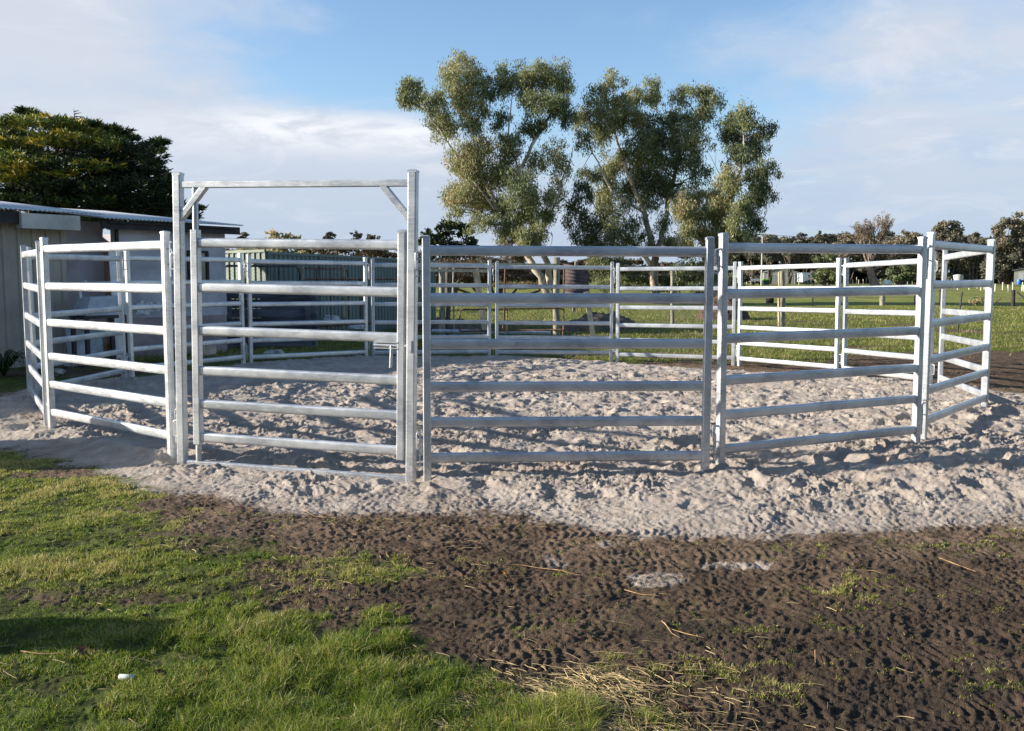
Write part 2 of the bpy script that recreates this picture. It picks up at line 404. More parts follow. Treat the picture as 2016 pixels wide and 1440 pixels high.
# ------------------------------------------------------------------ GROUND
def ground_mat():
    m = bpy.data.materials.new('ground'); m.use_nodes = True; n = NT(m.node_tree)
    out = n.new('ShaderNodeOutputMaterial'); b = n.new('ShaderNodeBsdfPrincipled'); n.link(b.outputs[0], out.inputs[0])
    g = n.new('ShaderNodeNewGeometry'); P = g.outputs['Position']
    sa = n.new('ShaderNodeAttribute', attribute_name='sand').outputs['Fac']; gr = n.new('ShaderNodeAttribute', attribute_name='grass').outputs['Fac']
    nf = n.noise(P, 26, 5, .65); nm = n.noise(P, 5.5, 5, .6); nl = n.noise(P, 1.1, 4, .55); nn = n.noise(P, 120, 4, .7); far_ = n.noise(P, .06, 4, .6)
    sm = n.step(n.math('ADD', sa, n.math('ADD', n.math('MULTIPLY', n.math('SUBTRACT', nf, .5), .9), n.math('MULTIPLY', n.math('SUBTRACT', nn, .5), .9))), .30, .74)
    gm = n.step(n.math('ADD', gr, n.math('MULTIPLY', n.math('SUBTRACT', n.noise(P, 14, 5, .7), .5), .9)), .30, .70)
    sand = n.mix(n.step(nm, .3, .7), (.37, .31, .255), (.50, .435, .365))
    sand = n.mix(n.math('MULTIPLY', n.step(nl, .52, .7), .5), sand, (.30, .225, .165))
    sand = n.mix(n.math('MULTIPLY', n.step(nn, .35, .62), .35), (.30, .235, .185), sand) if False else n.mix(n.math('MULTIPLY', n.step(nn, .60, .70), .45), sand, (.20, .15, .115))
    mud = n.mix(n.step(nm, .32, .68), (.066, .045, .029), (.155, .105, .066))
    mud = n.mix(n.math('MULTIPLY', n.step(nl, .48, .68), .55), mud, (.165, .115, .072))
    mud = n.mix(n.math('MULTIPLY', n.step(nf, .56, .72), .5), mud, (.19, .15, .115)); mud = n.mix(n.math('MULTIPLY', n.step(nn, .58, .68), .5), mud, (.26, .19, .11)); mud = n.mix(n.math('MULTIPLY', n.step(n.noise(n.scale(P, (.5, 2.2, 1)), 1.6, 4, .6), .5, .66), .45), mud, (.045, .036, .028))
    grs = n.mix(n.step(nm, .35, .68), (.055, .060, .016), (.100, .135, .020))
    grs = n.mix(n.math('MULTIPLY', n.step(nf, .5, .75), .55), grs, (.15, .145, .05))
    # the paddock beyond: sun-bleached yellow green with brown patches
    sp = n.new('ShaderNodeSeparateXYZ'); n.link(P, sp.inputs[0])
    fa = n.step(sp.outputs[1], 17, 60)
    str_ = n.noise(n.scale(P, (1, .35, 1)), .55, 5, .62)
    pad = n.mix(n.step(str_, .36, .62), (.125, .145, .026), (.235, .240, .055))
    pad = n.mix(n.math('MULTIPLY', n.step(n.noise(n.scale(P, (1, .5, 1)), .25, 5, .6), .54, .66), .6), pad, (.17, .135, .055))
    pad = n.mix(n.math('MULTIPLY', n.step(n.noise(P, 9, 4, .7), .5, .75), .45), pad, (.26, .26, .09))
    grs = n.mix(n.math('MULTIPLY', fa, .9), grs, pad)
    du = n.new('ShaderNodeAttribute', attribute_name='dust').outputs['Fac']; dk = n.new('ShaderNodeAttribute', attribute_name='near_right_dark').outputs['Fac']
    mud = n.mix(n.math('MULTIPLY', n.math('MULTIPLY', du, n.step(n.math('ADD', nf, n.math('MULTIPLY', nm, .8)), .72, 1.08)), .85), mud, (.235, .165, .115))
    mud = n.mix(n.math('MULTIPLY', n.math('MULTIPLY', dk, n.step(nl, .34, .58)), .62), mud, (.040, .031, .024))  # mud gets darker towards the near right
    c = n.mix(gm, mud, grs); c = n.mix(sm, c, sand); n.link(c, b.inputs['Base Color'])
    b.inputs['Roughness'].default_value = .95; b.inputs['Specular IOR Level'].default_value = .15
    bp = n.new('ShaderNodeBump'); bp.inputs['Strength'].default_value = .95; bp.inputs['Distance'].default_value = .018
    n.link(n.math('ADD', n.math('MULTIPLY', nf, 1.0), n.math('MULTIPLY', nn, .95)), bp.inputs['Height']); n.link(bp.outputs[0], b.inputs['Normal'])
    return m
def build_ground():
    rows = list(np.linspace(-60, 1.0, 14)) + [1.5, 2.0, 2.3]
    y = 2.55
    while y < 18.5:
        rows.append(y); y += max(.0105, y * .0021)
    while y < 3000:
        rows.append(y); y += max(.06, (y - 17) * .035)
    rows = np.array(rows)
    s = np.linspace(-1, 1, 860)
    ext = np.array([1.03, 1.08, 1.2, 1.5, 2.2, 4, 9, 25])
    s = np.concatenate([-ext[::-1], s, ext])
    hw = .62 * np.maximum(rows, 2.4) + .5
    Yg = np.repeat(rows[:, None], len(s), 1); Xg = hw[:, None] * s[None, :]
    x = Xg.ravel(); y = Yg.ravel()
    m = masks(x, y); z = ground_z(x, y, True, m)
    nr, nc = Xg.shape; idx = np.arange(nr * nc).reshape(nr, nc)
    F = np.stack([idx[:-1, :-1].ravel(), idx[:-1, 1:].ravel(), idx[1:, 1:].ravel(), idx[1:, :-1].ravel()], 1)
    o = raw_mesh('ground', np.stack([x, y, z], 1), F, ground_mat(), smooth=True, attrs={'sand': m[0], 'grass': m[1], 'dust': ss(-1.15, .05, PD['s'](x, y) + .35 * fbm(x * .9, y * .9, 3, 44)), 'near_right_dark': ss(5.2, 3.4, y + .5 * fbm(x * .7, y * .7, 2, 45) - .25 * x)})
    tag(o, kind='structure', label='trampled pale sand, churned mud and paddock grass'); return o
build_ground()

# ------------------------------------------------------------------ GRASS, STRAW
GRASS = leafmat('grass_blade', [(0, (.040, .072, .008)), (.35, (.10, .165, .012)), (.62, (.20, .265, .024)), (.82, (.33, .33, .06)), (1, (.48, .40, .17))], .42, .5)
PADG = leafmat('paddock_blade', [(0, (.060, .075, .018)), (.35, (.115, .140, .024)), (.62, (.19, .215, .040)), (.82, (.28, .27, .075)), (1, (.38, .32, .16))], .3, .6)
def blades(name, x, y, hgt, wid, lean, tint, sink=.006, mat=None):
    nn = len(x); z = ground_z(x, y) - sink
    a = rng.uniform(0, 2 * np.pi, nn); u = np.stack([np.cos(a), np.sin(a), np.zeros(nn)], 1)
    b = rng.uniform(0, 2 * np.pi, nn); l = np.stack([np.cos(b), np.sin(b), np.zeros(nn)], 1) * (lean * hgt)[:, None]
    p = np.stack([x, y, z], 1); up = np.zeros((nn, 3)); up[:, 2] = 1
    mid = p + up * (hgt * .55)[:, None] + l * .35; tip = p + up * (hgt * (1 - .25 * lean))[:, None] + l
    W = (wid / 2)[:, None]
    V = np.stack([p - u * W, p + u * W, mid + u * W * .75, mid - u * W * .75, tip + u * W * .12, tip - u * W * .12], 1).reshape(-1, 3)
    i = np.arange(nn)[:, None] * 6
    F = np.concatenate([i + np.array([[0, 1, 2, 3]]), i + np.array([[3, 2, 4, 5]])], 0)
    return raw_mesh(name, V, F, mat or GRASS, smooth=False, attrs={'tint': np.repeat(tint, 6)})
def front_grass():
    N = 1500000
    y = 2.5 + 5.5 * rng.uniform(0, 1, N) ** 1.05; x = rng.uniform(-1, 1, N) * (.6 * y + .3)
    s, g, _ = masks(x, y); cl = fbm(x * 9, y * 9, 3, 120); c2 = fbm(x * 1.6, y * 1.6, 3, 130)
    pr = ss(.30, 1.15, g + .85 * cl + .30 * c2) * (1 - ss(.1, .5, s)); keep = rng.uniform(0, 1, N) < pr * .62
    x, y, g, cl, c2 = x[keep], y[keep], g[keep], cl[keep], c2[keep]; n_ = len(x)
    lush = ss(-1.9, -.6, x) * ss(5.0, 4.0, y) * ss(.3, .9, g)
    h = (.010 + .014 * g + .036 * lush) * rng.uniform(.5, 1.5, n_) * (1 + .5 * c2)
    t = .52 - .06 * lush + .40 * c2 + .12 * cl + rng.normal(0, .23, n_) + .35 * (rng.uniform(0, 1, n_) < .12) + .22 * ss(4.6, 6.5, y)
    o = blades('lawn_grass', x, y, np.clip(h, .008, .13), rng.uniform(.0015, .0034, n_) * (1 + .30 * (y - 3)), rng.uniform(.15, 1.3, n_), np.clip(t, 0, 1))
    tag(o, 'short green grass growing in the left foreground', 'grass', kind='stuff')
    print('front blades', n_)
def back_grass():
    N = 330000
    y = 16 + 34 * rng.uniform(0, 1, N) ** 1.7; x = rng.uniform(-1, 1, N) * (.6 * y + .5)
    s, g, _ = masks(x, y); cl = fbm(x * 1.3, y * 2.2, 4, 140)
    keep = rng.uniform(0, 1, N) < ss(.35, .9, g + .5 * cl) * (1 - ss(.05, .3, s)) * .75
    x, y, cl = x[keep], y[keep], cl[keep]; n_ = len(x)
    t = .60 + .34 * cl + rng.normal(0, .14, n_)
    o = blades('paddock_grass', x, y, rng.uniform(.03, .09, n_) * (1 + .8 * np.clip(cl, 0, 1)), rng.uniform(.007, .014, n_) * (y / 22), rng.uniform(.2, 1.2, n_), np.clip(t, 0, 1), .01, PADG)
    tag(o, 'rough paddock grass growing beyond the round yard', 'grass', kind='stuff')
front_grass(); back_grass()
STRAW = pmat('straw', (.46, .35, .17), .7, var=.4, scale=3)
def straws(name, spots, label):
    V = []; F = []
    for (px, py, sx, sy, cnt, L0) in spots:
        for _ in range(cnt):
            p = on(px + random.gauss(0, sx), min(1436, py + random.gauss(0, sy)))
            if p.y > 7.2: continue
            L = L0 * random.uniform(.3, 1.3); a = random.gauss(0, .9) + (math.pi if random.random() < .5 else 0); w_ = random.uniform(.0006, .0016); bend = random.uniform(-.6, .6)
            q = Vector((p.x, p.y)); pts = []; ang = a
            z0 = gz(q.x, q.y) + .008; tilt = random.uniform(-.02, .22)
            for k in range(5):
                zz_ = max(gz(q.x, q.y) + .003, z0 + tilt * L * k / 4 - .15 * L * (k / 4) ** 2)
                pts.append(Vector((q.x, q.y, zz_))); q += Vector((math.cos(ang), math.sin(ang))) * L / 4; ang += bend / 4
            b = len(V)
            for k, pt in enumerate(pts):
                sd2 = Vector((-math.sin(a), math.cos(a), 0)) * w_
                V += [(pt - sd2)[:], (pt + sd2)[:], (pt + Vector((0, 0, w_ * 1.6)))[:]]
            for k in range(4):
                c = b + k * 3
                F += [(c, c + 1, c + 4, c + 3), (c + 1, c + 2, c + 5, c + 4), (c + 2, c, c + 3, c + 5)]
    o = raw_mesh(name, V, F, STRAW); tag(o, label, 'straw', kind='stuff')
straws('loose_straw', [(1080, 1400, 120, 32, 750, .085), (900, 1340, 110, 25, 420, .08), (1120, 1350, 150, 40, 900, .07), (760, 1410, 120, 22, 250, .07), (1180, 1300, 70, 22, 150, .10), (860, 1420, 90, 20, 220, .09), (700, 1090, 60, 14, 60, .07), (300, 1290, 220, 70, 70, .09),
    (1400, 1180, 330, 110, 60, .07), (560, 1100, 170, 40, 60, .08), (1330, 1420, 80, 20, 130, .10), (1500, 1350, 250, 50, 40, .07), (1150, 1370, 130, 35, 350, .06), (780, 1030, 200, 20, 30, .07), (560, 1330, 120, 50, 40, .1)],
    'dry yellow straw strewn over mud and grass in the foreground')

# ------------------------------------------------------------------ ROUND YARD
FIT = {'P3': ((-.626, 6.762, -.037), (1.452, 6.877, -.042)), 'P4': ((1.584, 6.952, -.010), (3.443, 7.813, .005)), 'P5': ((3.572, 7.964, .052), (4.898, 9.529, .059)),
 'P6': ((4.969, 9.690, .065), (5.444, 11.719, .033)), 'P7': ((5.372, 11.850, .0), (4.93, 13.693, -.036)), 'P8': ((4.876, 13.860, -.03), (3.844, 15.617, -.052)),
 'P9': ((3.771, 15.733, -.05), (1.892, 16.557, -.059)), 'P10': ((1.78, 16.642, -.034), (-.275, 16.652, -.022)), 'P11': ((-.411, 16.582, -.006), (-2.418, 16.113, .008)),
 'P12': ((-2.523, 15.974, .032), (-4.163, 14.734, .043)), 'P13': ((-4.239, 14.58, .062), (-5.276, 12.807, .048)), 'P14': ((-5.314, 12.643, .038), (-5.489, 10.602, .016)),
 'P1': ((-5.486, 10.480, .032), (-4.427, 8.743, .006)), 'P2': ((-4.331, 8.641, .035), (-2.737, 7.366, .026))}
RAILZ = (1.70, 1.357, 1.022, .707, .444, .18)
PW, L0 = .056, 2.05
postprof = rrect(PW, PW, .008, 3); railprof = rrect(.040, .075, .0185, 5)
PA = rrect(.05, .05, .007, 2)
def cap_mb(x, z, wd=PW, M=None):
    mb = MB(); a = wd / 2 + .0010; b = a * .5
    vs = [(x + i * a, j * a, z - .012) for i, j in ((-1, -1), (1, -1), (1, 1), (-1, 1))] + [(x + i * a, j * a, z + .004) for i, j in ((-1, -1), (1, -1), (1, 1), (-1, 1))] + \
         [(x + i * b, j * b, z + .011) for i, j in ((-1, -1), (1, -1), (1, 1), (-1, 1))]
    fs = [(i, (i + 1) % 4, 4 + (i + 1) % 4, 4 + i) for i in range(4)] + [(4 + i, 4 + (i + 1) % 4, 8 + (i + 1) % 4, 8 + i) for i in range(4)] + [(8, 9, 10, 11), (3, 2, 1, 0)]
    mb.add(vs, fs, False, M); return mb
def lug_mb(x, sgn, z, dz=.125, out=.052, y=0):
    """a bent rod loop welded to the side of a post"""
    a = x + sgn * (PW / 2 - .004); o = a + sgn * out
    pts = [(a, y, z), (o - sgn * .012, y, z), (o - sgn * .003, y, z - .004), (o, y, z - .014), (o, y, z - dz + .014), (o - sgn * .003, y, z - dz + .004), (o - sgn * .012, y, z - dz), (a, y, z - dz)]
    return MB().tube(pts, .0055, 8)
def pin_mb(x, z, L=.25, y=0):
    return MB().tube([(x, y, z - L), (x, y, z), (x + .003, y, z + .012), (x + .014, y - .003, z + .020), (x + .032, y - .008, z + .018)], [.0055, .0062, .0062, .0062, .0062], 8)
def make_panel():
    root = empty('steel_fence', (0, 0, 0))
    for x in (0, L0):
        p = MB().prism(postprof, (x, 0, -.10), (x, 0, 1.80), smooth=False).build('post', GALV, root); cap_mb(x, 1.80).build('cap', GALV, p)
    for i, z in enumerate(RAILZ):
        MB().prism(railprof, (PW / 2 - .001, 0, z), (L0 - PW / 2 + .001, 0, z)).build('rail', GALV, root)
    for z in (1.69, .37):
        lug_mb(0, -1, z, y=-.006).build('lug', GALV, root)
        l = lug_mb(L0, 1, z - .018, y=.006); l.build('lug', GALV, root)
        pin_mb(L0 + PW / 2 + .036, z + .012).build('locking_pin', GALV, root)
    return root
PLAB = {'P3': 'galvanised six-rail panel facing the camera, first to the right of the gate', 'P4': 'near galvanised panel angling away, second to the right of the gate',
 'P5': 'steeply angled galvanised panel that forms the right-hand corner of the round yard', 'P6': 'sunlit panel seen almost end-on behind the rightmost corner panel',
 'P7': 'sunlit far panel in front of the bare tree, on the right side of the yard', 'P8': 'brightly sunlit far panel with the grey double shed visible above its lower rails',
 'P9': 'white-lit far panel in front of the wire netting and the eucalypts', 'P10': 'far panel facing the camera in front of the leaning rusty iron sheet',
 'P11': 'shaded far panel in front of the pale leaning timber prop', 'P12': 'shaded far panel seen through the gate in front of the sleeper wall',
 'P13': 'shaded panel seen beside the gate post in front of the shed window', 'P14': 'shaded panel nearest the cream shed wall, behind the left near panels',
 'P1': 'foreshortened panel at the far left edge of the yard, sunlit on its upper rails', 'P2': 'bright sunlit near panel, first to the left of the gate'}
proto = make_panel()
for i, (k, (a, b)) in enumerate(FIT.items()):
    o = proto if i == 0 else copy_tree(proto)
    inner = k in ()                      # all run the same way round
    a = Vector(a); b = Vector(b); d = b - a; d2 = Vector((d.x, d.y))
    o.location = a; ang = math.atan2(d.y, d.x)
    o.rotation_euler = (0, -math.asin(d.z / d.length), ang); o.scale = (d.length / L0, 1, 1)
    tag(o, PLAB[k], 'yard panel', 'galvanised panels of the round yard')

# gate: frame and leaf
ga = Vector((-2.622, 7.281, -.030)); gb = Vector((-.753, 6.795, -.066)); gd = gb - ga; GL_ = gd.length
gate = empty('yard_gate', ga, 0); gate.rotation_euler = (0, -math.asin(gd.z / GL_), math.atan2(gd.y, gd.x))
tag(gate, 'tall galvanised yard gate with overhead bar and closed six-rail leaf', 'gate')
GP = .066; gprof = rrect(GP, GP, .009, 3)
for x in (0, GL_):
    p = MB().prism(gprof, (x, 0, -.12), (x, 0, 2.30), smooth=False).build('frame_post', GALV, gate); cap_mb(x, 2.30, GP).build('cap', GALV, p)
MB().prism(rrect(.05, .05, .006), (GP / 2 - .001, 0, 2.215), (GL_ - GP / 2 + .001, 0, 2.215), smooth=False).build('top_bar', GALV, gate)
MB().prism(rrect(.05, .05, .006), (GP / 2 - .001, 0, .034), (GL_ - GP / 2 + .001, 0, .034), smooth=False).build('sill', GALV, gate)
for s in (0, 1):
    sx = (lambda v: v) if s == 0 else (lambda v: GL_ - v)
    MB().prism(rrect(.048, .048, .005), (sx(GP / 2 - .012), 0, 1.955), (sx(.235), 0, 2.200), smooth=False).build('brace', GALV, gate)
hx = .146
MB().tube([(hx, 0, .015), (hx, 0, 2.195)], .023, 14).build('hinge_pole', GALV, gate)
for z in (1.69, .37):
    lug_mb(GL_ + (GP - PW) / 2, 1, z - .018, y=.006, out=.055).build('lug', GALV, gate); pin_mb(GL_ + PW / 2 + .040, z + .012).build('locking_pin', GALV, gate)
    lug_mb(-(GP - PW) / 2, -1, z, y=-.006, out=.045).build('lug', GALV, gate)
bz = .07; xr = GL_ - .078
leaf = MB().prism(rrect(.062, .062, .008), (hx, 0, .125 + bz), (hx, 0, 1.80 + bz), smooth=False).build('gate_leaf', GALV, gate)
MB().prism(rrect(.060, .060, .008), (xr, 0, .115 + bz), (xr, 0, 1.80 + bz), smooth=False).build('lock_stile', GALV, leaf)
for z in RAILZ:
    MB().prism(railprof, (hx + .030, 0, z + bz), (xr - .029, 0, z + bz)).build('rail', GALV, leaf)
lt = MB(); lz = 1.035
lt.box((xr - .115, -.018, lz + .022), (.19, .030, .010)); lt.box((xr - .115, -.018, lz - .022), (.19, .030, .008))
lt.tube([(xr - .215, -.018, lz), (xr + .055, -.018, lz)], .012, 10); lt.tube([(xr - .075, -.022, lz), (xr - .075, -.024, lz - .06), (xr - .078, -.026, lz - .165)], .011, 10)
lt.build('latch', GALV, leaf)
MB().box((GL_ - .002, -.037, lz), (.022, .006, .085)).build('strike_plate', GALV, gate)
cap_mb(xr, 1.80 + bz, .060).build('cap', GALV, leaf)

# ------------------------------------------------------------------ FOLIAGE
def leaf_cloud(C, Rr, cnt, L, W, tint, mode='random', spread=.12, sub=14, tv=.16):
    """leaf-sized faces gathered in puffs through each clump of centre C and radii Rr"""
    Vs = []; T = []
    for c, r, nn, t in zip(C, Rr, cnt, tint):
        c = np.array(c, float); r = np.array(r, float)
        d = rng.normal(size=(sub, 3)); d /= np.linalg.norm(d, axis=1)[:, None]; d *= rng.uniform(.35, .95, sub)[:, None]
        sc = c + d * r; sr = r * rng.uniform(.22, .46, (sub, 1)); st = rng.normal(0, .10, sub)
        k = rng.integers(0, sub, nn)
        g = rng.normal(size=(nn, 3)); g /= np.linalg.norm(g, axis=1)[:, None]; g *= (rng.uniform(0, 1, (nn, 1)) ** .45)
        p = sc[k] + g * sr[k] + rng.normal(0, spread, (nn, 3)) * r.min()
        if mode == 'droop':
            a = rng.normal(0, .55, (nn, 3)); a[:, 2] -= 1.0
        elif mode == 'spray':
            a = (p - c) / (r + 1e-6); a[:, 2] = a[:, 2] * .35 + .28; a += rng.normal(0, .38, (nn, 3))
        else: a = rng.normal(0, 1, (nn, 3))
        a /= np.linalg.norm(a, axis=1)[:, None]
        b = np.cross(a, rng.normal(size=(nn, 3))); b /= np.linalg.norm(b, axis=1)[:, None]
        l = (L * rng.uniform(.6, 1.35, (nn, 1))) / 2; w_ = (W * rng.uniform(.6, 1.3, (nn, 1))) / 2
        Vs.append(np.stack([p - a * l, p + b * w_ - a * l * .15, p + a * l, p - b * w_ - a * l * .15], 1).reshape(-1, 3))
        T.append(np.repeat(np.clip(t + st[k] + rng.normal(0, tv, nn), 0, 1), 4))
    V = np.concatenate(Vs); return V, np.arange(len(V)).reshape(-1, 4), np.concatenate(T)
EUC = leafmat('eucalypt_leaf', [(0, (.060, .080, .040)), (.3, (.14, .17, .080)), (.6, (.26, .285, .125)), (.8, (.38, .36, .17)), (1, (.42, .31, .18))], .42, .45)
CON = leafmat('conifer_leaf', [(0, (.010, .020, .007)), (.40, (.026, .045, .012)), (.62, (.09, .13, .020)), (.84, (.22, .25, .030)), (1, (.48, .34, .04))], .18, .6)
FAR = leafmat('distant_leaf', [(0, (.060, .062, .046)), (.4, (.125, .120, .082)), (.7, (.20, .18, .12)), (1, (.28, .23, .165))], .2, .7)  # colours lightened to carry the slight haze of distance
BRN = leafmat('dry_leaf', [(0, (.050, .036, .022)), (.5, (.105, .078, .046)), (1, (.21, .16, .085))], .2, .7)
BARKP = pmat('pale_bark', (.46, .40, .32), .85, var=.45, scale=1.6, streak=(1, 1, .3), col2=(.14, .105, .08))
BARKD = pmat('dark_bark', (.11, .085, .065), .9, var=.4, scale=3)
BARKT = pmat('twig_bark', (.15, .125, .10), .9, var=.4, scale=2)
BARKR = pmat('red_bark', (.23, .175, .145), .9, var=.4, scale=3)
def wig(p0, p1, k=5, amp=.05):
    p0 = Vector(p0); p1 = Vector(p1); L = (p1 - p0).length; out = [p0]
    for i in range(1, k):
        out.append(p0.lerp(p1, i / k) + Vector((random.gauss(0, amp), random.gauss(0, amp), random.gauss(0, amp * .6))) * L)
    return out + [p1]
def branch(mb, p0, p1, r0, r1, k=5, amp=.05, m=6):
    pts = wig(p0, p1, k, amp); mb.tube(pts, [r0 + (r1 - r0) * i / k for i in range(k + 1)], m); return pts
def gumtree(px0, base_y, Yd, limbs, clumps, label, group, name='eucalyptus_tree', dens=1.0, dead=()):
    b = on(px0, base_y) ; k = Yd / FPX
    P = lambda x, y, dy=0: at(x, y, Yd + dy)
    zb = gz0(P(px0, base_y).x, Yd)
    root = empty(name, (P(px0, base_y).x, Yd, zb)); tag(root, label, 'tree', group); inv = Matrix.Translation(-root.location)
    mb = MB(); nodes = []; tw = MB()
    for ln in limbs:
        pts = [P(x, y, dy) for x, y, dy, r in ln]; rad = [r for *_, r in ln]
        fp = []; fr = []
        for i in range(len(pts) - 1):
            for j in range(4):
                t = j / 4; fp.append(pts[i].lerp(pts[i + 1], t) + Vector((random.gauss(0, .06), random.gauss(0, .06), 0)) * (1 if (i + j) else 0)); fr.append(rad[i] + (rad[i + 1] - rad[i]) * t)
        fp.append(pts[-1]); fr.append(rad[-1]); mb.tube(fp, fr, 9, inv); nodes += [(p, r) for p, r in zip(fp, fr)]
    C = []; Rr = []; cnt = []; T = []
    for c in clumps:
        x, y, rx, ry = c[:4]; t = c[4] if len(c) > 4 else .5; dn = c[5] if len(c) > 5 else 1.0
        dy = random.uniform(-1.6, 1.6); cc = P(x, y, dy); C.append(cc - root.location); rr = (rx * k, (rx + ry) / 2 * k * 1.05, ry * k); Rr.append(rr)
        cnt.append(int(3500 * dens * dn * (rx * ry) / (40 * 40))); T.append(t)
        # the branch that carries the clump, and twigs through it
        best = min(nodes, key=lambda q: (q[0] - cc).length + (3 if q[0].z > cc.z - .1 else 0))
        r0 = max(.03, min(best[1] * .6, .11)); tip = cc + Vector((0, 0, ry * k * .3))
        pts = branch(mb if r0 > .09 else tw, best[0] - root.location, tip - root.location, r0, .015, 6, .05)
        for _ in range(7):
            s = random.choice(pts[2:]); d = Vector((random.gauss(0, 1), random.gauss(0, 1), random.gauss(.35, .8))).normalized()
            e = cc - root.location + Vector((d.x * rr[0], d.y * rr[1], d.z * rr[2])) * random.uniform(.6, 1.05)
            branch(tw, s, e, .020, .006, 4, .07, 4)
    for ln in dead:
        tw.tube([P(x, y, dy) - root.location for x, y, dy, r in ln], [r for *_, r in ln], 5)
    mb.build('trunk', BARKP, root); tw.build('branches', BARKT, root)
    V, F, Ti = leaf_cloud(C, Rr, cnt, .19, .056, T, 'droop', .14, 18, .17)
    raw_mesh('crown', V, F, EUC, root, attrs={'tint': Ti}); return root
GG = 'big eucalypts beyond the round yard'
gumtree(1078, 598, 55, [[(1083, 601, 0, .24), (1062, 545, 0, .21), (1032, 492, .2, .19), (990, 432, .3, .15), (950, 350, 0, .09), (925, 250, -.3, .05), (905, 165, 0, .02)],
    [(1090, 601, .3, .22), (1082, 545, .3, .20), (1072, 505, 0, .17), (1040, 420, 0, .13), (1020, 340, 0, .11), (1062, 268, .2, .09), (1092, 205, .2, .05), (1075, 150, 0, .02)],
    [(990, 432, .3, .08), (905, 320, -.4, .06), (850, 235, -.6, .035), (815, 180, -.6, .015)], [(1020, 340, 0, .06), (1000, 262, .5, .05), (1010, 180, .5, .02)], [(1062, 470, 0, .07), (1108, 360, .5, .05), (1128, 290, .6, .02)]],
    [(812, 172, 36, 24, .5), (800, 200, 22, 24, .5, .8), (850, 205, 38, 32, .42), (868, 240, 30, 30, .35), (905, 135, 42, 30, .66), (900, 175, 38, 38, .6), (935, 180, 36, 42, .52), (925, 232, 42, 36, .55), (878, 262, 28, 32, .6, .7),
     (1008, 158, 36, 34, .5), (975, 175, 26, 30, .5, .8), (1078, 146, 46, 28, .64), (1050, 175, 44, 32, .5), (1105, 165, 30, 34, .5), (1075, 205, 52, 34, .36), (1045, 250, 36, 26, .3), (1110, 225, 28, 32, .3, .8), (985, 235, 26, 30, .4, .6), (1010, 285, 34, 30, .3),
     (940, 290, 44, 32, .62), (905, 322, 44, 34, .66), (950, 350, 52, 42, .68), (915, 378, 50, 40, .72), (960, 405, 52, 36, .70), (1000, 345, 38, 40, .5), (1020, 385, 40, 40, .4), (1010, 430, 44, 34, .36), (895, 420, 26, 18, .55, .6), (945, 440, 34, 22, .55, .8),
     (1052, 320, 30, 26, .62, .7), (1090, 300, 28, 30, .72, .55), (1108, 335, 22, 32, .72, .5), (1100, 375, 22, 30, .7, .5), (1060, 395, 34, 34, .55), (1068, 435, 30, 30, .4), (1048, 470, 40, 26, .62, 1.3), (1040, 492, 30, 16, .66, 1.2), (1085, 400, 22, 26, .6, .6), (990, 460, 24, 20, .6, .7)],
    'broad eucalypt with two pale slanting trunks, leftmost of the big gum trees', GG,
    dead=[[(1100, 400, .4, .03), (1128, 372, .4, .015), (1138, 345, .4, .006)], [(1112, 365, .4, .02), (1122, 330, .4, .01), (1120, 308, .4, .005)], [(1075, 455, .2, .03), (1088, 462, .2, .02), (1086, 480, .2, .012), (1080, 488, .2, .008)], [(905, 420, 0, .02), (880, 400, 0, .012), (858, 385, 0, .005)]])
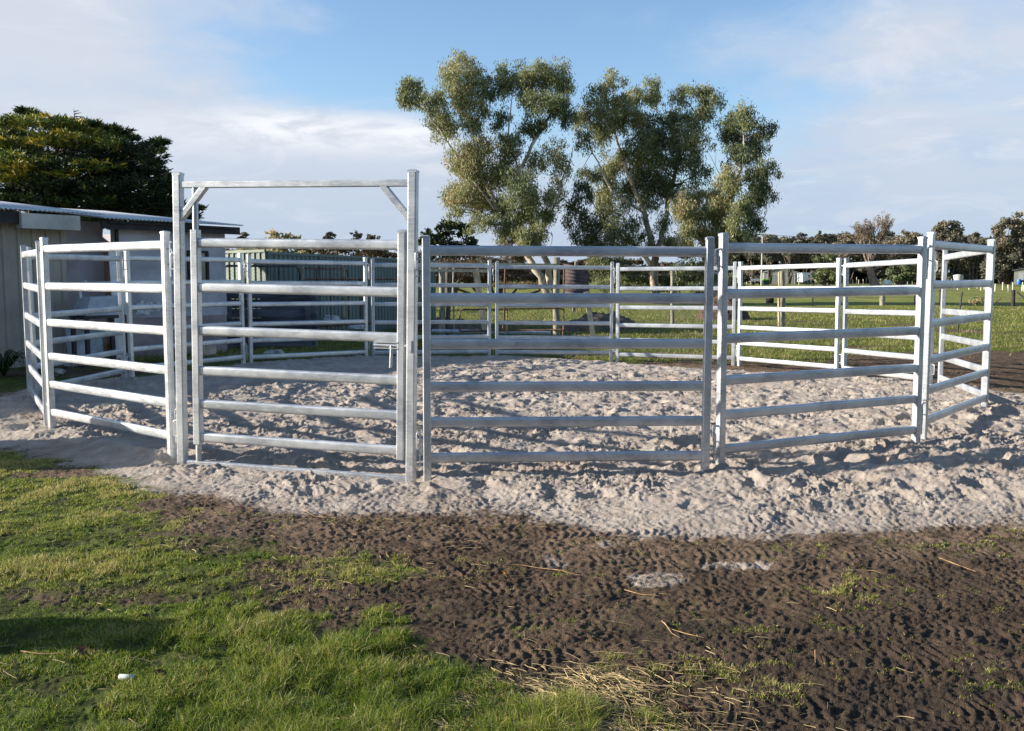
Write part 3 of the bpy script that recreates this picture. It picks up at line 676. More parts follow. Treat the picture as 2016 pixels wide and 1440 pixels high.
gumtree(1290, 597, 57, [[(1292, 600, 0, .30), (1288, 540, 0, .26), (1290, 500, 0, .22), (1268, 420, 0, .15), (1235, 340, .2, .11), (1210, 260, .3, .06), (1205, 170, .3, .02)],
    [(1290, 520, 0, .2), (1305, 460, .2, .17), (1312, 410, .3, .14), (1330, 330, .4, .10), (1360, 260, .3, .06), (1385, 190, .3, .02)], [(1268, 420, 0, .08), (1210, 380, -.4, .07), (1165, 300, -.5, .035), (1150, 240, -.5, .015)],
    [(1288, 530, 0, .16), (1240, 470, -.2, .10), (1190, 430, -.3, .05)], [(1210, 260, .2, .04), (1255, 220, .2, .03), (1282, 180, .2, .015)]],
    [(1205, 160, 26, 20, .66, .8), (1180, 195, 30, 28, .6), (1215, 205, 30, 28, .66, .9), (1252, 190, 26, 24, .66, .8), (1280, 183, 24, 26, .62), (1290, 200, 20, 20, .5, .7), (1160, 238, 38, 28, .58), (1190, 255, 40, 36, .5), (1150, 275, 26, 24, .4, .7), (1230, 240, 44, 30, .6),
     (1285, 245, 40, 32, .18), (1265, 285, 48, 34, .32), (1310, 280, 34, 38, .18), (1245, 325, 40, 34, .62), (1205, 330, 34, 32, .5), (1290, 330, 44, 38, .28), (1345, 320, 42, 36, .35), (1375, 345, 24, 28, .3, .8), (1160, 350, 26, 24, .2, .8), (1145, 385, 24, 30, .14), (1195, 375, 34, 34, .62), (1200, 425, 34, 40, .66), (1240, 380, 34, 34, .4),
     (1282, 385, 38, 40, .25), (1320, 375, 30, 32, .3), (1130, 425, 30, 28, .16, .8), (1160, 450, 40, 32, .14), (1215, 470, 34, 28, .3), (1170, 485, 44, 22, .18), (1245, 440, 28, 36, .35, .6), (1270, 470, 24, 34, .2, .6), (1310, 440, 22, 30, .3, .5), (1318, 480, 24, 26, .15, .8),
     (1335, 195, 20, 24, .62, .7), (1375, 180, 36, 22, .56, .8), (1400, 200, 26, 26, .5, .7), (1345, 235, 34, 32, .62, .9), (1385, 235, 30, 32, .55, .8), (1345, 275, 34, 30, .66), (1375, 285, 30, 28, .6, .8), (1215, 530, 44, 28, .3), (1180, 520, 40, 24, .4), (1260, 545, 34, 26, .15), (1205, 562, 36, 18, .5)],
    'dark spreading eucalypt, tallest crown in the middle of the big gum trees', GG,
    dead=[[(1165, 300, -.4, .025), (1145, 335, -.4, .02), (1180, 360, -.4, .02)], [(1205, 440, 0, .05), (1222, 465, 0, .05), (1235, 480, 0, .05)]])
gumtree(1405, 596, 54, [[(1408, 599, 0, .26), (1402, 540, 0, .22), (1405, 480, 0, .18), (1430, 420, 0, .12), (1450, 370, 0, .09), (1462, 300, 0, .05), (1462, 220, 0, .02)], [(1430, 420, 0, .08), (1480, 400, .3, .06), (1510, 355, .3, .02)],
    [(1402, 520, 0, .14), (1370, 460, -.3, .09), (1352, 400, -.4, .03)], [(1405, 500, 0, .1), (1380, 420, .2, .06), (1410, 370, .2, .02)]],
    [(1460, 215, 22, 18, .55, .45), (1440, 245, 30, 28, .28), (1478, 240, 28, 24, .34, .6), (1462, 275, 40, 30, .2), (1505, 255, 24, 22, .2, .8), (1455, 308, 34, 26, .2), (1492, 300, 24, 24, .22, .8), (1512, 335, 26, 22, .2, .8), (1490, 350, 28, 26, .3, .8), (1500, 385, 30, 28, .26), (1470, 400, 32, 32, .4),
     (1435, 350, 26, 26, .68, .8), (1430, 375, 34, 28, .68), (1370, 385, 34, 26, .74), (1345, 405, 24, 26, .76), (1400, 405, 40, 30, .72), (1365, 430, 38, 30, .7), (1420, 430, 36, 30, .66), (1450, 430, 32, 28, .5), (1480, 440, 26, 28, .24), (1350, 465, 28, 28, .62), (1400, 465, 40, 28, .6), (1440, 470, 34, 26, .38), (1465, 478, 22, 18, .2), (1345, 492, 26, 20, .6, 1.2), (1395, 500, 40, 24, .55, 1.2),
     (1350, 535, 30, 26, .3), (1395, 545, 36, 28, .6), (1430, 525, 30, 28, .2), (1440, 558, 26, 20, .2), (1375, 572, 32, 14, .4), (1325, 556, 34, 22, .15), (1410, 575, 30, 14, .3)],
    'rusty-tinted eucalypt with a crooked bare twig, rightmost of the big gum trees', GG,
    dead=[[(1465, 440, .3, .035), (1492, 435, .3, .03), (1505, 428, .3, .025), (1510, 415, .3, .02), (1509, 400, .3, .012), (1508, 392, .3, .006)], [(1425, 360, 0, .03), (1405, 320, 0, .015), (1392, 295, 0, .006)], [(1408, 325, 0, .012), (1410, 300, 0, .007)], [(1475, 215, 0, .01), (1495, 222, 0, .005)]])

def conifer():
    Yd = 27; k = Yd / FPX; P = lambda x, y, dy=0: at(x, y, Yd + dy)
    c0 = P(70, 590); root = empty('cypress_tree', (c0.x, Yd, 0)); tag(root, 'large dark cypress with gold-green tips rising behind the shed roof', 'tree')
    mb = MB(); L = root.location
    mb.tube([Vector((0, 0, -.2)), Vector((.1, 0, 2)), P(75, 350) - L, P(80, 260) - L], [.38, .32, .2, .06], 10)
    C = []; Rr = []; cnt = []; T = []; trunk = [Vector((.1, 0, z)) for z in (1.5, 2.4, 3.2, 4, 4.6, 5.2)]
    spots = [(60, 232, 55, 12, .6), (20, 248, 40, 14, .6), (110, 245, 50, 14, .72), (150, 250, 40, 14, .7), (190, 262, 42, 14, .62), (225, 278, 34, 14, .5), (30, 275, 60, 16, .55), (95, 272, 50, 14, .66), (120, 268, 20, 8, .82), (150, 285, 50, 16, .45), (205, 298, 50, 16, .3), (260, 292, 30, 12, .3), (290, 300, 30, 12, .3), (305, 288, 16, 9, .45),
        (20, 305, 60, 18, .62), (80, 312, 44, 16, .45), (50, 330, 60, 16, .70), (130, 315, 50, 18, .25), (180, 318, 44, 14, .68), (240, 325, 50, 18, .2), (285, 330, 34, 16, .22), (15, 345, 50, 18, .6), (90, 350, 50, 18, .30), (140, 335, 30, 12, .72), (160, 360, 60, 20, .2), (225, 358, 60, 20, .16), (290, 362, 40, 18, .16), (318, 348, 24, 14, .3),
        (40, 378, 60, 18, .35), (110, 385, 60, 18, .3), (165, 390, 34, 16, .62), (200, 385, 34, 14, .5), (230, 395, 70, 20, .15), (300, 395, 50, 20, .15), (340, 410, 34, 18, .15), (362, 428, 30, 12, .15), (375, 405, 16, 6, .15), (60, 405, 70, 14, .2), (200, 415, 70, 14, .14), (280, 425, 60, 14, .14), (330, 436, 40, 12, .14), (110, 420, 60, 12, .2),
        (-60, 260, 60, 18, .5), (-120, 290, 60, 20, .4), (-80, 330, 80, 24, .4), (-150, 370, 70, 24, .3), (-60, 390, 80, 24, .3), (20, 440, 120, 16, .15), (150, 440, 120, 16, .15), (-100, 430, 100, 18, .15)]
    for (x, y, rx, ry, t) in spots:
        for lay in range(3):
            dy = (-1.5, .2, 1.9)[lay] + random.uniform(-.5, .5); yy = y + random.uniform(-5, 8) + (6 if lay == 0 and y > 290 else 0)
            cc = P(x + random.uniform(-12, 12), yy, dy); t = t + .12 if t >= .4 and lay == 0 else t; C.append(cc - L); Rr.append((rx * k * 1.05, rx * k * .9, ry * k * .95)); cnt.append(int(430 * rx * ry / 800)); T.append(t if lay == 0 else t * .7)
            tr = min(trunk, key=lambda q: abs(q.z - (cc - L).z + .5)); 
            if lay < 2 and random.random() < .5: branch(mb, tr, cc - L, .05, .012, 4, .04, 5)
    # bare twigs at the top
    for ln in ([(148, 240), (145, 215)], [(146, 225), (160, 222)], [(147, 230), (162, 230)], [(146, 220), (156, 218)], [(60, 232), (32, 222)], [(98, 270), (104, 238)], [(96, 275), (100, 252)], [(130, 300), (138, 286)], [(318, 345), (335, 335)], [(322, 350), (336, 334)], [(60, 300), (70, 285)]):
        mb.tube([P(x, y, -1.7) - L for x, y in ln], [.018, .005], 4)
    for (x, y) in ((300, 285), (312, 279), (322, 346), (332, 352), (340, 404), (262, 268), (240, 258), (215, 250), (182, 242), (64, 222), (52, 218), (8, 240), (350, 420), (296, 316), (310, 325), (384, 408), (128, 236), (340, 372)):
        for q in range(3):
            cc = P(x + random.uniform(-8, 4), y + random.uniform(-2, 5), random.uniform(-1.5, 1)); C.append(cc - L); Rr.append((.30, .22, .08)); cnt.append(110); T.append(.38)
        tw = P(x, y, -.3) - L; mb.tube([tw + (Vector((.1, 0, 3.5)) - tw).normalized() * .9, tw], [.03, .008], 4)
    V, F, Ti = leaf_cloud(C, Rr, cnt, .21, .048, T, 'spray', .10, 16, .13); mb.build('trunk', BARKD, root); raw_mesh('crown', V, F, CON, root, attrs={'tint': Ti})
conifer()

def bush(name, label, cat, clumps, Yd, mat, L=.3, W=.16, dens=1.0, group=None, depth=1.0, trunk=True, mode='random', spot=None, bark=None, trunks=None):
    k = Yd / FPX; x0 = sum(c[0] for c in clumps) / len(clumps); p = at(x0, 560, Yd); zb = gz0(p.x, Yd)
    root = empty(name, (p.x, Yd, zb)); tag(root, label, cat, group); C = []; Rr = []; cnt = []; T = []; mb = MB()
    for c in clumps:
        x, y, rx, ry = c[:4]; cc = at(x, y, Yd + random.uniform(-.4, .4) * depth) - root.location
        C.append(cc); Rr.append((rx * k, rx * k * depth, ry * k)); T.append(c[4] if len(c) > 4 else .5); cnt.append(int(max(60, dens * 5.0 * rx * ry * k * k * 4 / (L * W))))
        b0 = Vector((cc.x * .25, cc.y * .25, -.1)); branch(mb, b0, cc, .010 * Yd ** .5 * 1.6, .02, 4, .04, 5)
    if trunk: mb.build('trunk', bark or BARKD, root)
    V, F, Ti = leaf_cloud(C, Rr, cnt, L, W, T, mode, .10, 12, .15); raw_mesh('crown', V, F, mat, root, attrs={'tint': Ti}); return root
# dark pine left of the gums, scrub and hedge tops behind the iron fence
bush('pine_tree', 'dark rounded pine standing far off to the left of the big gums', 'tree', [(885, 445, 34, 13, .2), (860, 460, 34, 15, .25), (915, 455, 34, 18, .15), (840, 478, 26, 16, .2), (880, 480, 44, 20, .15), (925, 485, 28, 20, .15), (870, 505, 40, 20, .15), (910, 510, 34, 18, .15)], 90, CON, .55, .3, 1.2, mode='spray')
bush('hedge_tree', 'yellow-green rounded bush top showing above the gate rail', 'bush', [(545, 465, 30, 12, .8), (560, 480, 40, 16, .75), (520, 482, 36, 14, .7), (500, 495, 34, 14, .6), (540, 500, 60, 16, .75), (590, 488, 22, 12, .4), (480, 497, 24, 12, .65)], 44, EUC, .22, .12, 1.3)
bush('scrub_tree', 'brown-green scrub crown behind the right part of the iron fence', 'bush', [(640, 492, 36, 14, .45), (690, 497, 44, 14, .6), (740, 500, 44, 16, .55), (790, 505, 40, 18, .5), (600, 500, 28, 12, .4), (660, 510, 60, 14, .4), (820, 520, 40, 20, .3), (750, 525, 80, 18, .3)], 60, BRN, .30, .14, 1.2)
bush('gold_bush', 'small bright yellow bush just above the iron fence', 'bush', [(598, 498, 13, 7, .95), (592, 504, 16, 8, .9)], 42, EUC, .16, .09, 1.4)
for i, (x, y, rx, ry, t, lb) in enumerate([(478, 463, 10, 5, .3, 'tiny flat tree top just right of the shed gutter'), (648, 464, 12, 4, .25, 'flat-topped far tree above the middle of the gate rail'), (703, 463, 11, 8, .35, 'round far tree above the gate rail, beside a paler one'), (733, 466, 13, 7, .6, 'paler far tree top above the right end of the gate rail')]):
    bush('far_tree', lb, 'tree', [(x, y, rx, ry, t), (x - rx * .3, y + ry * 1.3, rx * .9, ry, t), (x + rx * .2, y + ry * 3, rx * .5, ry * 2, t), (x, y + ry * 6, rx * .8, ry * 3, t), (x, 535, rx, 14, t)], 160, FAR, .8, .45, 1.0, 'distant trees behind the gate')
bush('brown_shrub', 'bare reddish-brown shrub behind the timber rails left of the gum trunks', 'bush', [(900, 535, 60, 22, .4), (960, 520, 44, 26, .5), (1000, 500, 40, 24, .6), (1000, 470, 24, 14, .7), (980, 545, 60, 20, .45), (1040, 540, 50, 22, .5), (850, 540, 50, 24, .2), (1100, 545, 50, 20, .3)], 64, BRN, .26, .05, 1.2)
bush('fallen_branch', 'heap of pinkish dead brushwood lying below the slanting gum trunks', 'brushwood', [(1020, 561, 34, 7, 1.0), (990, 560, 26, 7, .9), (1060, 562, 30, 6, .9)], 58, BRN, .34, .035, 1.5, trunk=False)
bush('yellow_shrub', 'leafy cape weed clump with pale yellow flowers in the right paddock', 'plant', [(1930, 592, 12, 7, .75), (1918, 596, 11, 6, .8), (1945, 597, 11, 5, .5)], 47, EUC, .16, .10, 1.6, trunk=False)

# distant trees on the right, tallest first
TG = 'trees along the far edge of the paddock'
def fartree(label, cl, Yd, mat=FAR, L=.55, W=.30, dens=2.0):
    cl = [(c[0], c[1], c[2] * 1.12, c[3] * 1.35) + tuple(c[4:]) for c in cl]
    bush('paddock_tree', label, 'tree', cl, Yd, mat, L, W, dens, TG, bark=BARKD)
fartree('tall spreading far gum at the right edge of the photo', [(1990, 440, 26, 14, .55), (1965, 455, 14, 12, .5), (2010, 455, 24, 16, .5), (1975, 480, 24, 14, .6), (2000, 490, 30, 18, .5), (1955, 500, 18, 14, .5), (1985, 515, 34, 16, .35), (1950, 530, 24, 16, .3), (2010, 528, 24, 18, .3), (2030, 470, 20, 30, .4), (1935, 485, 10, 8, .4, )], 175)
fartree('round-headed far gum with gaps in its crown behind the panel corner', [(1865, 446, 22, 9, .5), (1848, 455, 16, 10, .5), (1880, 455, 14, 10, .45), (1862, 468, 26, 9, .5), (1845, 485, 18, 10, .5), (1890, 478, 14, 6, .4), (1870, 495, 26, 12, .45), (1860, 515, 26, 14, .3), (1850, 535, 26, 12, .3)], 180)
fartree('olive far tree beside the utility pole', [(1515, 470, 18, 10, .45), (1525, 480, 16, 10, .4), (1505, 485, 14, 9, .45)] + [(1515, 500, 22, 12, .3)], 185)
fartree('yellowish far tree just left of the utility pole', [(1483, 474, 14, 9, .75), (1475, 484, 14, 8, .7), (1490, 490, 16, 9, .6), (1480, 505, 18, 10, .35)], 190)
fartree('thin layered far tree right of the utility pole', [(1553, 472, 14, 5, .35), (1560, 482, 16, 5, .4), (1545, 488, 14, 5, .35), (1556, 500, 18, 8, .3)], 195)
fartree('taller layered far tree with a narrow pointed top', [(1578, 463, 8, 5, .35), (1585, 472, 12, 5, .35), (1580, 483, 17, 6, .4), (1590, 492, 15, 6, .35), (1583, 505, 20, 8, .3)], 195)
fartree('pyramid-shaped far tree with a second head on its right', [(1616, 463, 10, 6, .35), (1612, 474, 16, 8, .4), (1622, 485, 18, 8, .4), (1638, 468, 10, 8, .4), (1605, 492, 18, 8, .3), (1625, 505, 22, 10, .3)], 190)
fartree('brown domed far tree left of the bare tree', [(1660, 472, 26, 9, .85), (1675, 484, 28, 10, .9), (1650, 490, 22, 10, .8), (1690, 495, 24, 10, .85), (1665, 508, 34, 12, .6)], 200)
fartree('dark-leaved shrubby tree in front of the brown domed tree', [(1625, 515, 20, 16, .3), (1628, 535, 24, 14, .45), (1612, 545, 12, 9, .4), (1640, 548, 16, 8, .35)], 150, EUC, .5, .3)
fartree('brown far tree right of the bare tree, behind the top rail', [(1765, 478, 22, 10, .85), (1790, 470, 24, 10, .75), (1810, 480, 18, 12, .6), (1775, 495, 34, 12, .7), (1740, 495, 22, 10, .8)], 200)
fartree('dark low tree behind the white-wrapped bale', [(1775, 530, 24, 16, .3), (1760, 548, 20, 9, .25), (1790, 545, 20, 9, .3)], 160, EUC, .5, .3)
fartree('low grey-green far tree in the gap left of the tall right gum', [(1918, 492, 16, 7, .4), (1905, 505, 18, 8, .4), (1930, 510, 16, 10, .35)], 200)
def woods(name, label, x0, x1, ytop, Yd, mat, cnt, L=.9, dy=14, seed=0, tint=.35):
    V = []; C = []; Rr = []; N = []; T = []; k = Yd / FPX; r = np.random.default_rng(seed)
    x = x0
    while x < x1:
        top = ytop + r.uniform(-8, 10); rx = r.uniform(14, 30); yv = top + 6
        while yv < 556:
            p = at(x + r.uniform(-8, 8), yv, Yd + r.uniform(-dy, dy)); C.append(tuple(p)); Rr.append((rx * k, rx * k, 10 * k)); T.append(tint + r.uniform(-.15, .25)); N.append(cnt); yv += 12
        x += rx * .9
    N = [int(q * 4) for q in N]; V, F, Ti = leaf_cloud(C, Rr, N, L, L * .55, T, 'random', .12, 8, .15)
    o = raw_mesh(name, V, F, mat, attrs={'tint': Ti}); tag(o, label, 'woodland', kind='stuff')
woods('distant_woodland', 'continuous olive-brown wood closing off the paddock', 1440, 2420, 470, 225, FAR, 330, 1.0, 14, 3, .35)
woods('distant_scrubland', 'low brown scrub along the horizon behind the round yard', 430, 1450, 522, 150, BRN, 160, .7, 12, 4, .35)
woods('western_scrubland', 'low scrub beyond the shed to the left', -700, 430, 500, 160, FAR, 90, .9, 12, 5, .4)

def rear_woods():  # unseen trees, added behind the camera to dim the shaded rails
    r = np.random.default_rng(9); C = []; Rr = []; N = []; T = []
    for i in range(150):
        a = math.pi * (1.02 + .96 * i / 149); d = 30 + r.uniform(-3, 3); x, y = d * math.cos(a), d * math.sin(a)
        if x < -17 and y > -14: continue
        h = r.uniform(4.5, 7.5)
        for z in np.arange(.8, h, 1.5): C.append((x + r.uniform(-.5, .5), y + r.uniform(-.5, .5), z)); Rr.append((1.5, 1.5, 1.0)); N.append(150); T.append(.35 + r.uniform(-.15, .2))
    V, F, Ti = leaf_cloud(C, Rr, N, .9, .5, T, 'random', .12, 8, .15)
    tag(raw_mesh('shading_woodland', V, F, FAR, attrs={'tint': Ti}), 'unseen trees added behind the camera to darken the shaded steel', 'woodland', kind='stuff')
rear_woods()
def bare_tree():
    Yd = 150; P = lambda x, y, dy=0: at(x, y, Yd + dy); b = P(1722, 562); root = empty('bare_tree', (b.x, Yd, gz0(b.x, Yd))); tag(root, 'leafless fan-shaped tree with a red-brown trunk out in the paddock', 'tree'); L = root.location
    mb = MB(); mb.tube([Vector((.3, 0, -.3)), P(1716, 545) - L, P(1712, 528) - L], [.85, .6, .5], 9)
    def grow(p, d, ln, r, lv):
        q = p + d * ln; mb.tube([p, p.lerp(q, .5) + Vector((random.gauss(0, .05), random.gauss(0, .05), 0)) * ln, q], [r, r * .8, r * .62], 5)
        if lv == 0: return
        for _ in range(3 if lv > 1 else 4):
            e = (d + Vector((random.gauss(0, .26), random.gauss(0, .26), random.gauss(.08, .14)))).normalized(); grow(q, e, ln * random.uniform(.62, .82), r * .58, lv - 1)
    for i in range(9):
        a = -1 + 2 * i / 8; d = Vector((a * .45, random.uniform(-.3, .3), 1)).normalized(); grow(P(1712, 530 - 6 * random.random()) - L, d, random.uniform(2.5, 3.2), .17, 3)
    for a in (-1.5, -1.2, 1.1, .9): grow(P(1712, 534) - L, Vector((a, .1, .45)).normalized(), 2.4, .14, 2)
    mb.build('trunk', BARKR, root)
    tips = [Vector(v) for v in mb.v[::] if v[2] > 4.0]; tips = random.sample(tips, min(1500, len(tips)))
    V, F, Ti = leaf_cloud([tuple(t) for t in tips[:500]], [(.35, .35, .3)] * 500, [5] * 500, .34, .12, [.75] * 500, 'random', .3, 4); raw_mesh('crown', V, F, BRN, root, attrs={'tint': Ti})
bare_tree()

# ------------------------------------------------------------------ SHED on the left
CREAM = pmat('cream_cladding', (.36, .32, .26), .75, var=.12, scale=1.5); FIBRO = pmat('fibro_sheet', (.46, .44, .47), .85, var=.22, scale=1.3, bump=.15)
FIBROD = pmat('fibro_lower', (.33, .27, .26), .9, var=.3, scale=1.1); BOARD = pmat('painted_board', (.50, .49, .44), .7, var=.2, scale=2)
ROOFM = pmat('weathered_iron', (.66, .66, .65), .55, .12, var=.25, scale=.9, streak=(1, 1, 1)); DARKT = pmat('dark_timber', (.045, .042, .045), .85)
GLASSM = pmat('dark_glass', (.03, .035, .04), .12, var=.1, spec=.9); WHT = pmat('white_paint', (.72, .72, .70), .6, var=.12); PEEL = pmat('peeling_paint', (.66, .66, .66), .8, var=.25, scale=14)
BLACK = pmat('black_plastic', (.02, .02, .022), .5); STONE = pmat('rubble_stone', (.38, .36, .33), .95, var=.5, scale=9, bump=.4, bscale=20)
WA = Vector((-8.0, 15.07, 0)); WU = Vector((.608, .794, 0)).normalized(); WN = Vector((-WU.y, WU.x, 0))
shed = empty('farm_shed', WA, math.atan2(WU.y, WU.x)); tag(shed, 'low shed with cream cladding, grey fibro wall and corrugated iron roof', 'shed')
EZ = 2.50
cr = MB(); prof = []          # cream wall with pressed ribs, u -7.4 .. .65
u = -7.4
while u < .64:
    prof += [(u, 0), (u + .115, 0), (u + .135, -.022), (u + .20, -.022), (u + .22, 0)]; u += .235
vs = [(a, b, -.15) for a, b in prof] + [(a, b, EZ - .02) for a, b in prof]; m_ = len(prof)
cr.add(vs, [(i, i + 1, m_ + i + 1, m_ + i) for i in range(m_ - 1)]); cr.box((-3.37, .10, EZ / 2 - .08), (8.05, .16, EZ + .10)); 
cr.build('cream_wall', CREAM, shed)
MB().box((1.17, .50, 1.15), (1.10, .10, 2.66)).build('recess_wall', FIBRO, shed)
MB().box((2.83, .08, 1.62), (2.26, .16, 1.70)).build('upper_wall', FIBRO, shed); MB().box((2.83, .085, .30), (2.25, .15, .96)).build('lower_wall', FIBROD, shed)
MB().box((3.85, 2.3, 1.15), (.18, 4.3, 2.6)).build('end_wall', FIBRO, shed); MB().box((-7.3, 2.3, 1.15), (.18, 4.3, 2.6)).build('end_wall', FIBRO, shed); MB().box((-1.7, 4.45, 1.2), (11, .12, 2.6)).build('rear_wall', FIBRO, shed)
wf = MB()
for (c, d) in (((3.33, -.02, 1.98), (.44, .05, .05)), ((3.33, -.02, 1.40), (.44, .05, .05)), ((3.13, -.02, 1.69), (.05, .05, .54)), ((3.53, -.02, 1.69), (.05, .05, .54)), ((3.33, -.018, 1.69), (.03, .04, .54))): wf.box(c, d)
wn = MB().box((3.33, -.008, 1.69), (.36, .02, .55)).build('window', GLASSM, shed); wf.build('frame', DARKT, wn)
MB().box((2.86, -.006, 1.25), (.02, .02, 2.3)).build('cover_strip', WHT, shed); MB().box((1.72, -.01, 1.2), (.05, .05, 2.5)).build('corner_strip', DARKT, shed)
pp = MB(); random.seed(3)
for i in range(34):
    a = random.uniform(2.02, 2.62); z = 1.02 - abs(random.gauss(0, .07)); s = random.uniform(.03, .075); an = random.uniform(0, 6)
    rr_ = [s * random.uniform(.4, 1.5) for _ in range(8)]; pp.add([(a + rr_[t] * math.cos(t * .785), -.008 - .0012 * i, z + rr_[t] * .9 * math.sin(t * .785)) for t in range(8)], [tuple(range(8))])
pp.build('flaking_paint', PEEL, shed)
# roof: corrugated sheet rising to the rear, two laps
def corr(u0, u1, v0, v1, z0, z1, pitch=.076, amp=.010):
    mb = MB(); nn = int((u1 - u0) / pitch * 8); top = []; 
    for i in range(nn + 1):
        a = u0 + (u1 - u0) * i / nn; h = amp * math.sin(2 * math.pi * a / pitch); top.append((a, h))
    vs = [(a, v0, z0 + h) for a, h in top] + [(a, v1, z1 + h) for a, h in top] + [(a, v0, z0 + h - .005) for a, h in top] + [(a, v1, z1 + h - .005) for a, h in top]; M_ = nn + 1
    fs = [(i, i + 1, M_ + i + 1, M_ + i) for i in range(nn)] + [(2 * M_ + i + 1, 2 * M_ + i, 3 * M_ + i, 3 * M_ + i + 1) for i in range(nn)] + [(i + 1, i, 2 * M_ + i, 2 * M_ + i + 1) for i in range(nn)]
    return mb.add(vs, fs, True)
rf = corr(1.30, 4.15, -.34, 4.7, EZ + .005, EZ + .50).build('roof', ROOFM, shed)
corr(-7.8, 1.34, -.34, 4.7, EZ + .065, EZ + .60).build('roof_sheet', ROOFM, rf)
corr(-7.8, .30, 2.2, 4.75, EZ + .42, EZ + .70).build('roof_patch', pmat('blue_iron', (.50, .54, .60), .45, .4), rf)
MB().box((2.75, -.20, EZ - .10), (2.8, .05, .14)).build('fascia', DARKT, shed); MB().box((-.06 - 3.7, -.24, EZ - .06), (7.4, .05, .20)).build('fascia', DARKT, shed)
MB().box((.42, -.25, EZ - .11), (.95, .20, .24)).build('eave_box', BOARD, shed); MB().box((-2, .0, EZ + .02), (11, .5, .03)).build('soffit', DARKT, shed) if False else None
MB().box((2.7, -.12, EZ - .06), (2.5, .34, .02)).build('soffit', DARKT, shed)
# things along the shed wall
def wp(u, v, z): return WA + WU * u + WN * v + Vector((0, 0, z))
def wall_empty(name, u, v, label, cat, group=None):
    p = wp(u, v, 0); o = empty(name, (p.x, p.y, gz0(p.x, p.y)), math.atan2(WU.y, WU.x)); tag(o, label, cat, group); return o
GREYM = pmat('grey_fibreglass', (.40, .44, .47), .5, var=.15); STEELD = pmat('dark_steel', (.05, .05, .055), .5, .5)
t = wall_empty('laundry_trough', 1.05, -.55, 'grey laundry trough on dark legs beside the cream wall', 'trough')
b_ = MB(); b_.add([(-.36, -.25, .80), (.36, -.25, .80), (.36, .25, .80), (-.36, .25, .80), (-.24, -.18, 1.10), (.30, -.2, 1.12), (.30, .2, 1.12), (-.24, .18, 1.10)], [(3, 2, 1, 0), (0, 1, 5, 4), (1, 2, 6, 5), (2, 3, 7, 6), (3, 0, 4, 7), (4, 5, 6, 7)]); b_.build('basin', GREYM, t)
MB().box((0, 0, .77), (.78, .52, .05)).build('frame', STEELD, t)
for sx in (-.34, .34):
    for sy in (-.22, .22): MB().box((sx, sy, .37), (.06, .06, .76)).build('leg', STEELD, t)
MB().tube([(-.25, .1, 1.08), (-.27, .1, 1.32), (-.20, 0, 1.36)], .02, 7).build('tap', WHT, t)
for k, (u, a, lb) in enumerate(((.98, .10, 'pale blue board leaning under the laundry trough'), (1.62, .06, 'tall whitish board standing at the corner of the fibro wall'))):
    o = wall_empty('wall_board', u, -.12, lb, 'board'); MBh = (.62, 1.95)[k]
    mb = MB(); mb.box((0, 0, 0), ((.62, .24)[k], .025, MBh)); ob = mb.build('sheet', (pmat('pale_sheet', (.44, .50, .55), .6), WHT)[k], o); ob.location = (0, -.05, MBh / 2); ob.rotation_euler = (R(-4), 0, 0)
cb = wall_empty('cardboard_box', 3.02, -.62, 'pale cardboard box sitting against the foot of the fibro wall', 'box'); cb.rotation_euler.z += .2
MB().box((0, 0, .10), (.34, .22, .20)).build('carton', pmat('carton', (.50, .42, .32), .85), cb); MB().box((0, .04, .207), (.36, .12, .012)).build('flap', pmat('carton', (.5, .42, .32), .85), cb)
def rock(name, p, s, lb, mat, group=None, seed=0):
    r = np.random.default_rng(seed); mb = MB(); 
    for i in range(6):
        for j in range(8):
            th = math.pi * i / 5; ph = 2 * math.pi * j / 8; q = 1 + r.uniform(-.22, .22)
            mb.v.append((p[0] + s[0] * q * math.sin(th) * math.cos(ph), p[1] + s[1] * q * math.sin(th) * math.sin(ph), p[2] + s[2] * q * math.cos(th)))
    mb.f = [(i * 8 + j, (i + 1) * 8 + j, (i + 1) * 8 + (j + 1) % 8, i * 8 + (j + 1) % 8) for i in range(5) for j in range(8)]; mb.sm = [False] * len(mb.f)
    o = mb.build(name, mat); tag(o, lb, 'rock', group); return o
random.seed(5)
for i, (px, py, s, lb) in enumerate(((148, 722, .12, 'largest rubble lump below the laundry trough'), (165, 716, .08, 'small rubble lump right of the largest one by the trough'), (112, 737, .09, 'flat pale rubble lump left of the trough'), (540, 704, .14, 'buried brown stone by the far left panels'), (672, 668, .10, 'pale plastic-like lump in the shaded grass seen through the gate'), (250, 742, .05, 'tiny stone near the corner board'))):
    p = on(px, py, .06); rock('rubble_stone', (p.x, p.y, gz0(p.x, p.y) + s * .3), (s * 1.5, s, s * .6), lb, STONE, None, i)
def strap_plant(px, py, lb, nn=60, L=.75, mat=None):
    p = on(px, py, .05); root = empty('agapanthus', (p.x, p.y, gz0(p.x, p.y))); tag(root, lb, 'plant'); V = []; F = []; T = []
    for i in range(nn):
        a = random.uniform(0, 6.283); rr = L * random.uniform(.6, 1.1); w_ = .022; d = Vector((math.cos(a), math.sin(a), 0)); s = Vector((-d.y, d.x, 0)) * w_; b = len(V); t0 = random.uniform(.1, .5)
        for k in range(6):
            t = k / 5; q = d * rr * t * .8 + Vector((0, 0, rr * (1.5 * t - 1.25 * t * t))); ww = s * (1 - .85 * t); V += [(q - ww)[:], (q + ww)[:]]; T += [t0, t0]
        F += [(b + 2 * k, b + 2 * k + 1, b + 2 * k + 3, b + 2 * k + 2) for k in range(5)]
    raw_mesh('leaves', V, F, CON, root, attrs={'tint': T})
strap_plant(8, 742, 'dark strappy plant growing at the foot of the cream wall')

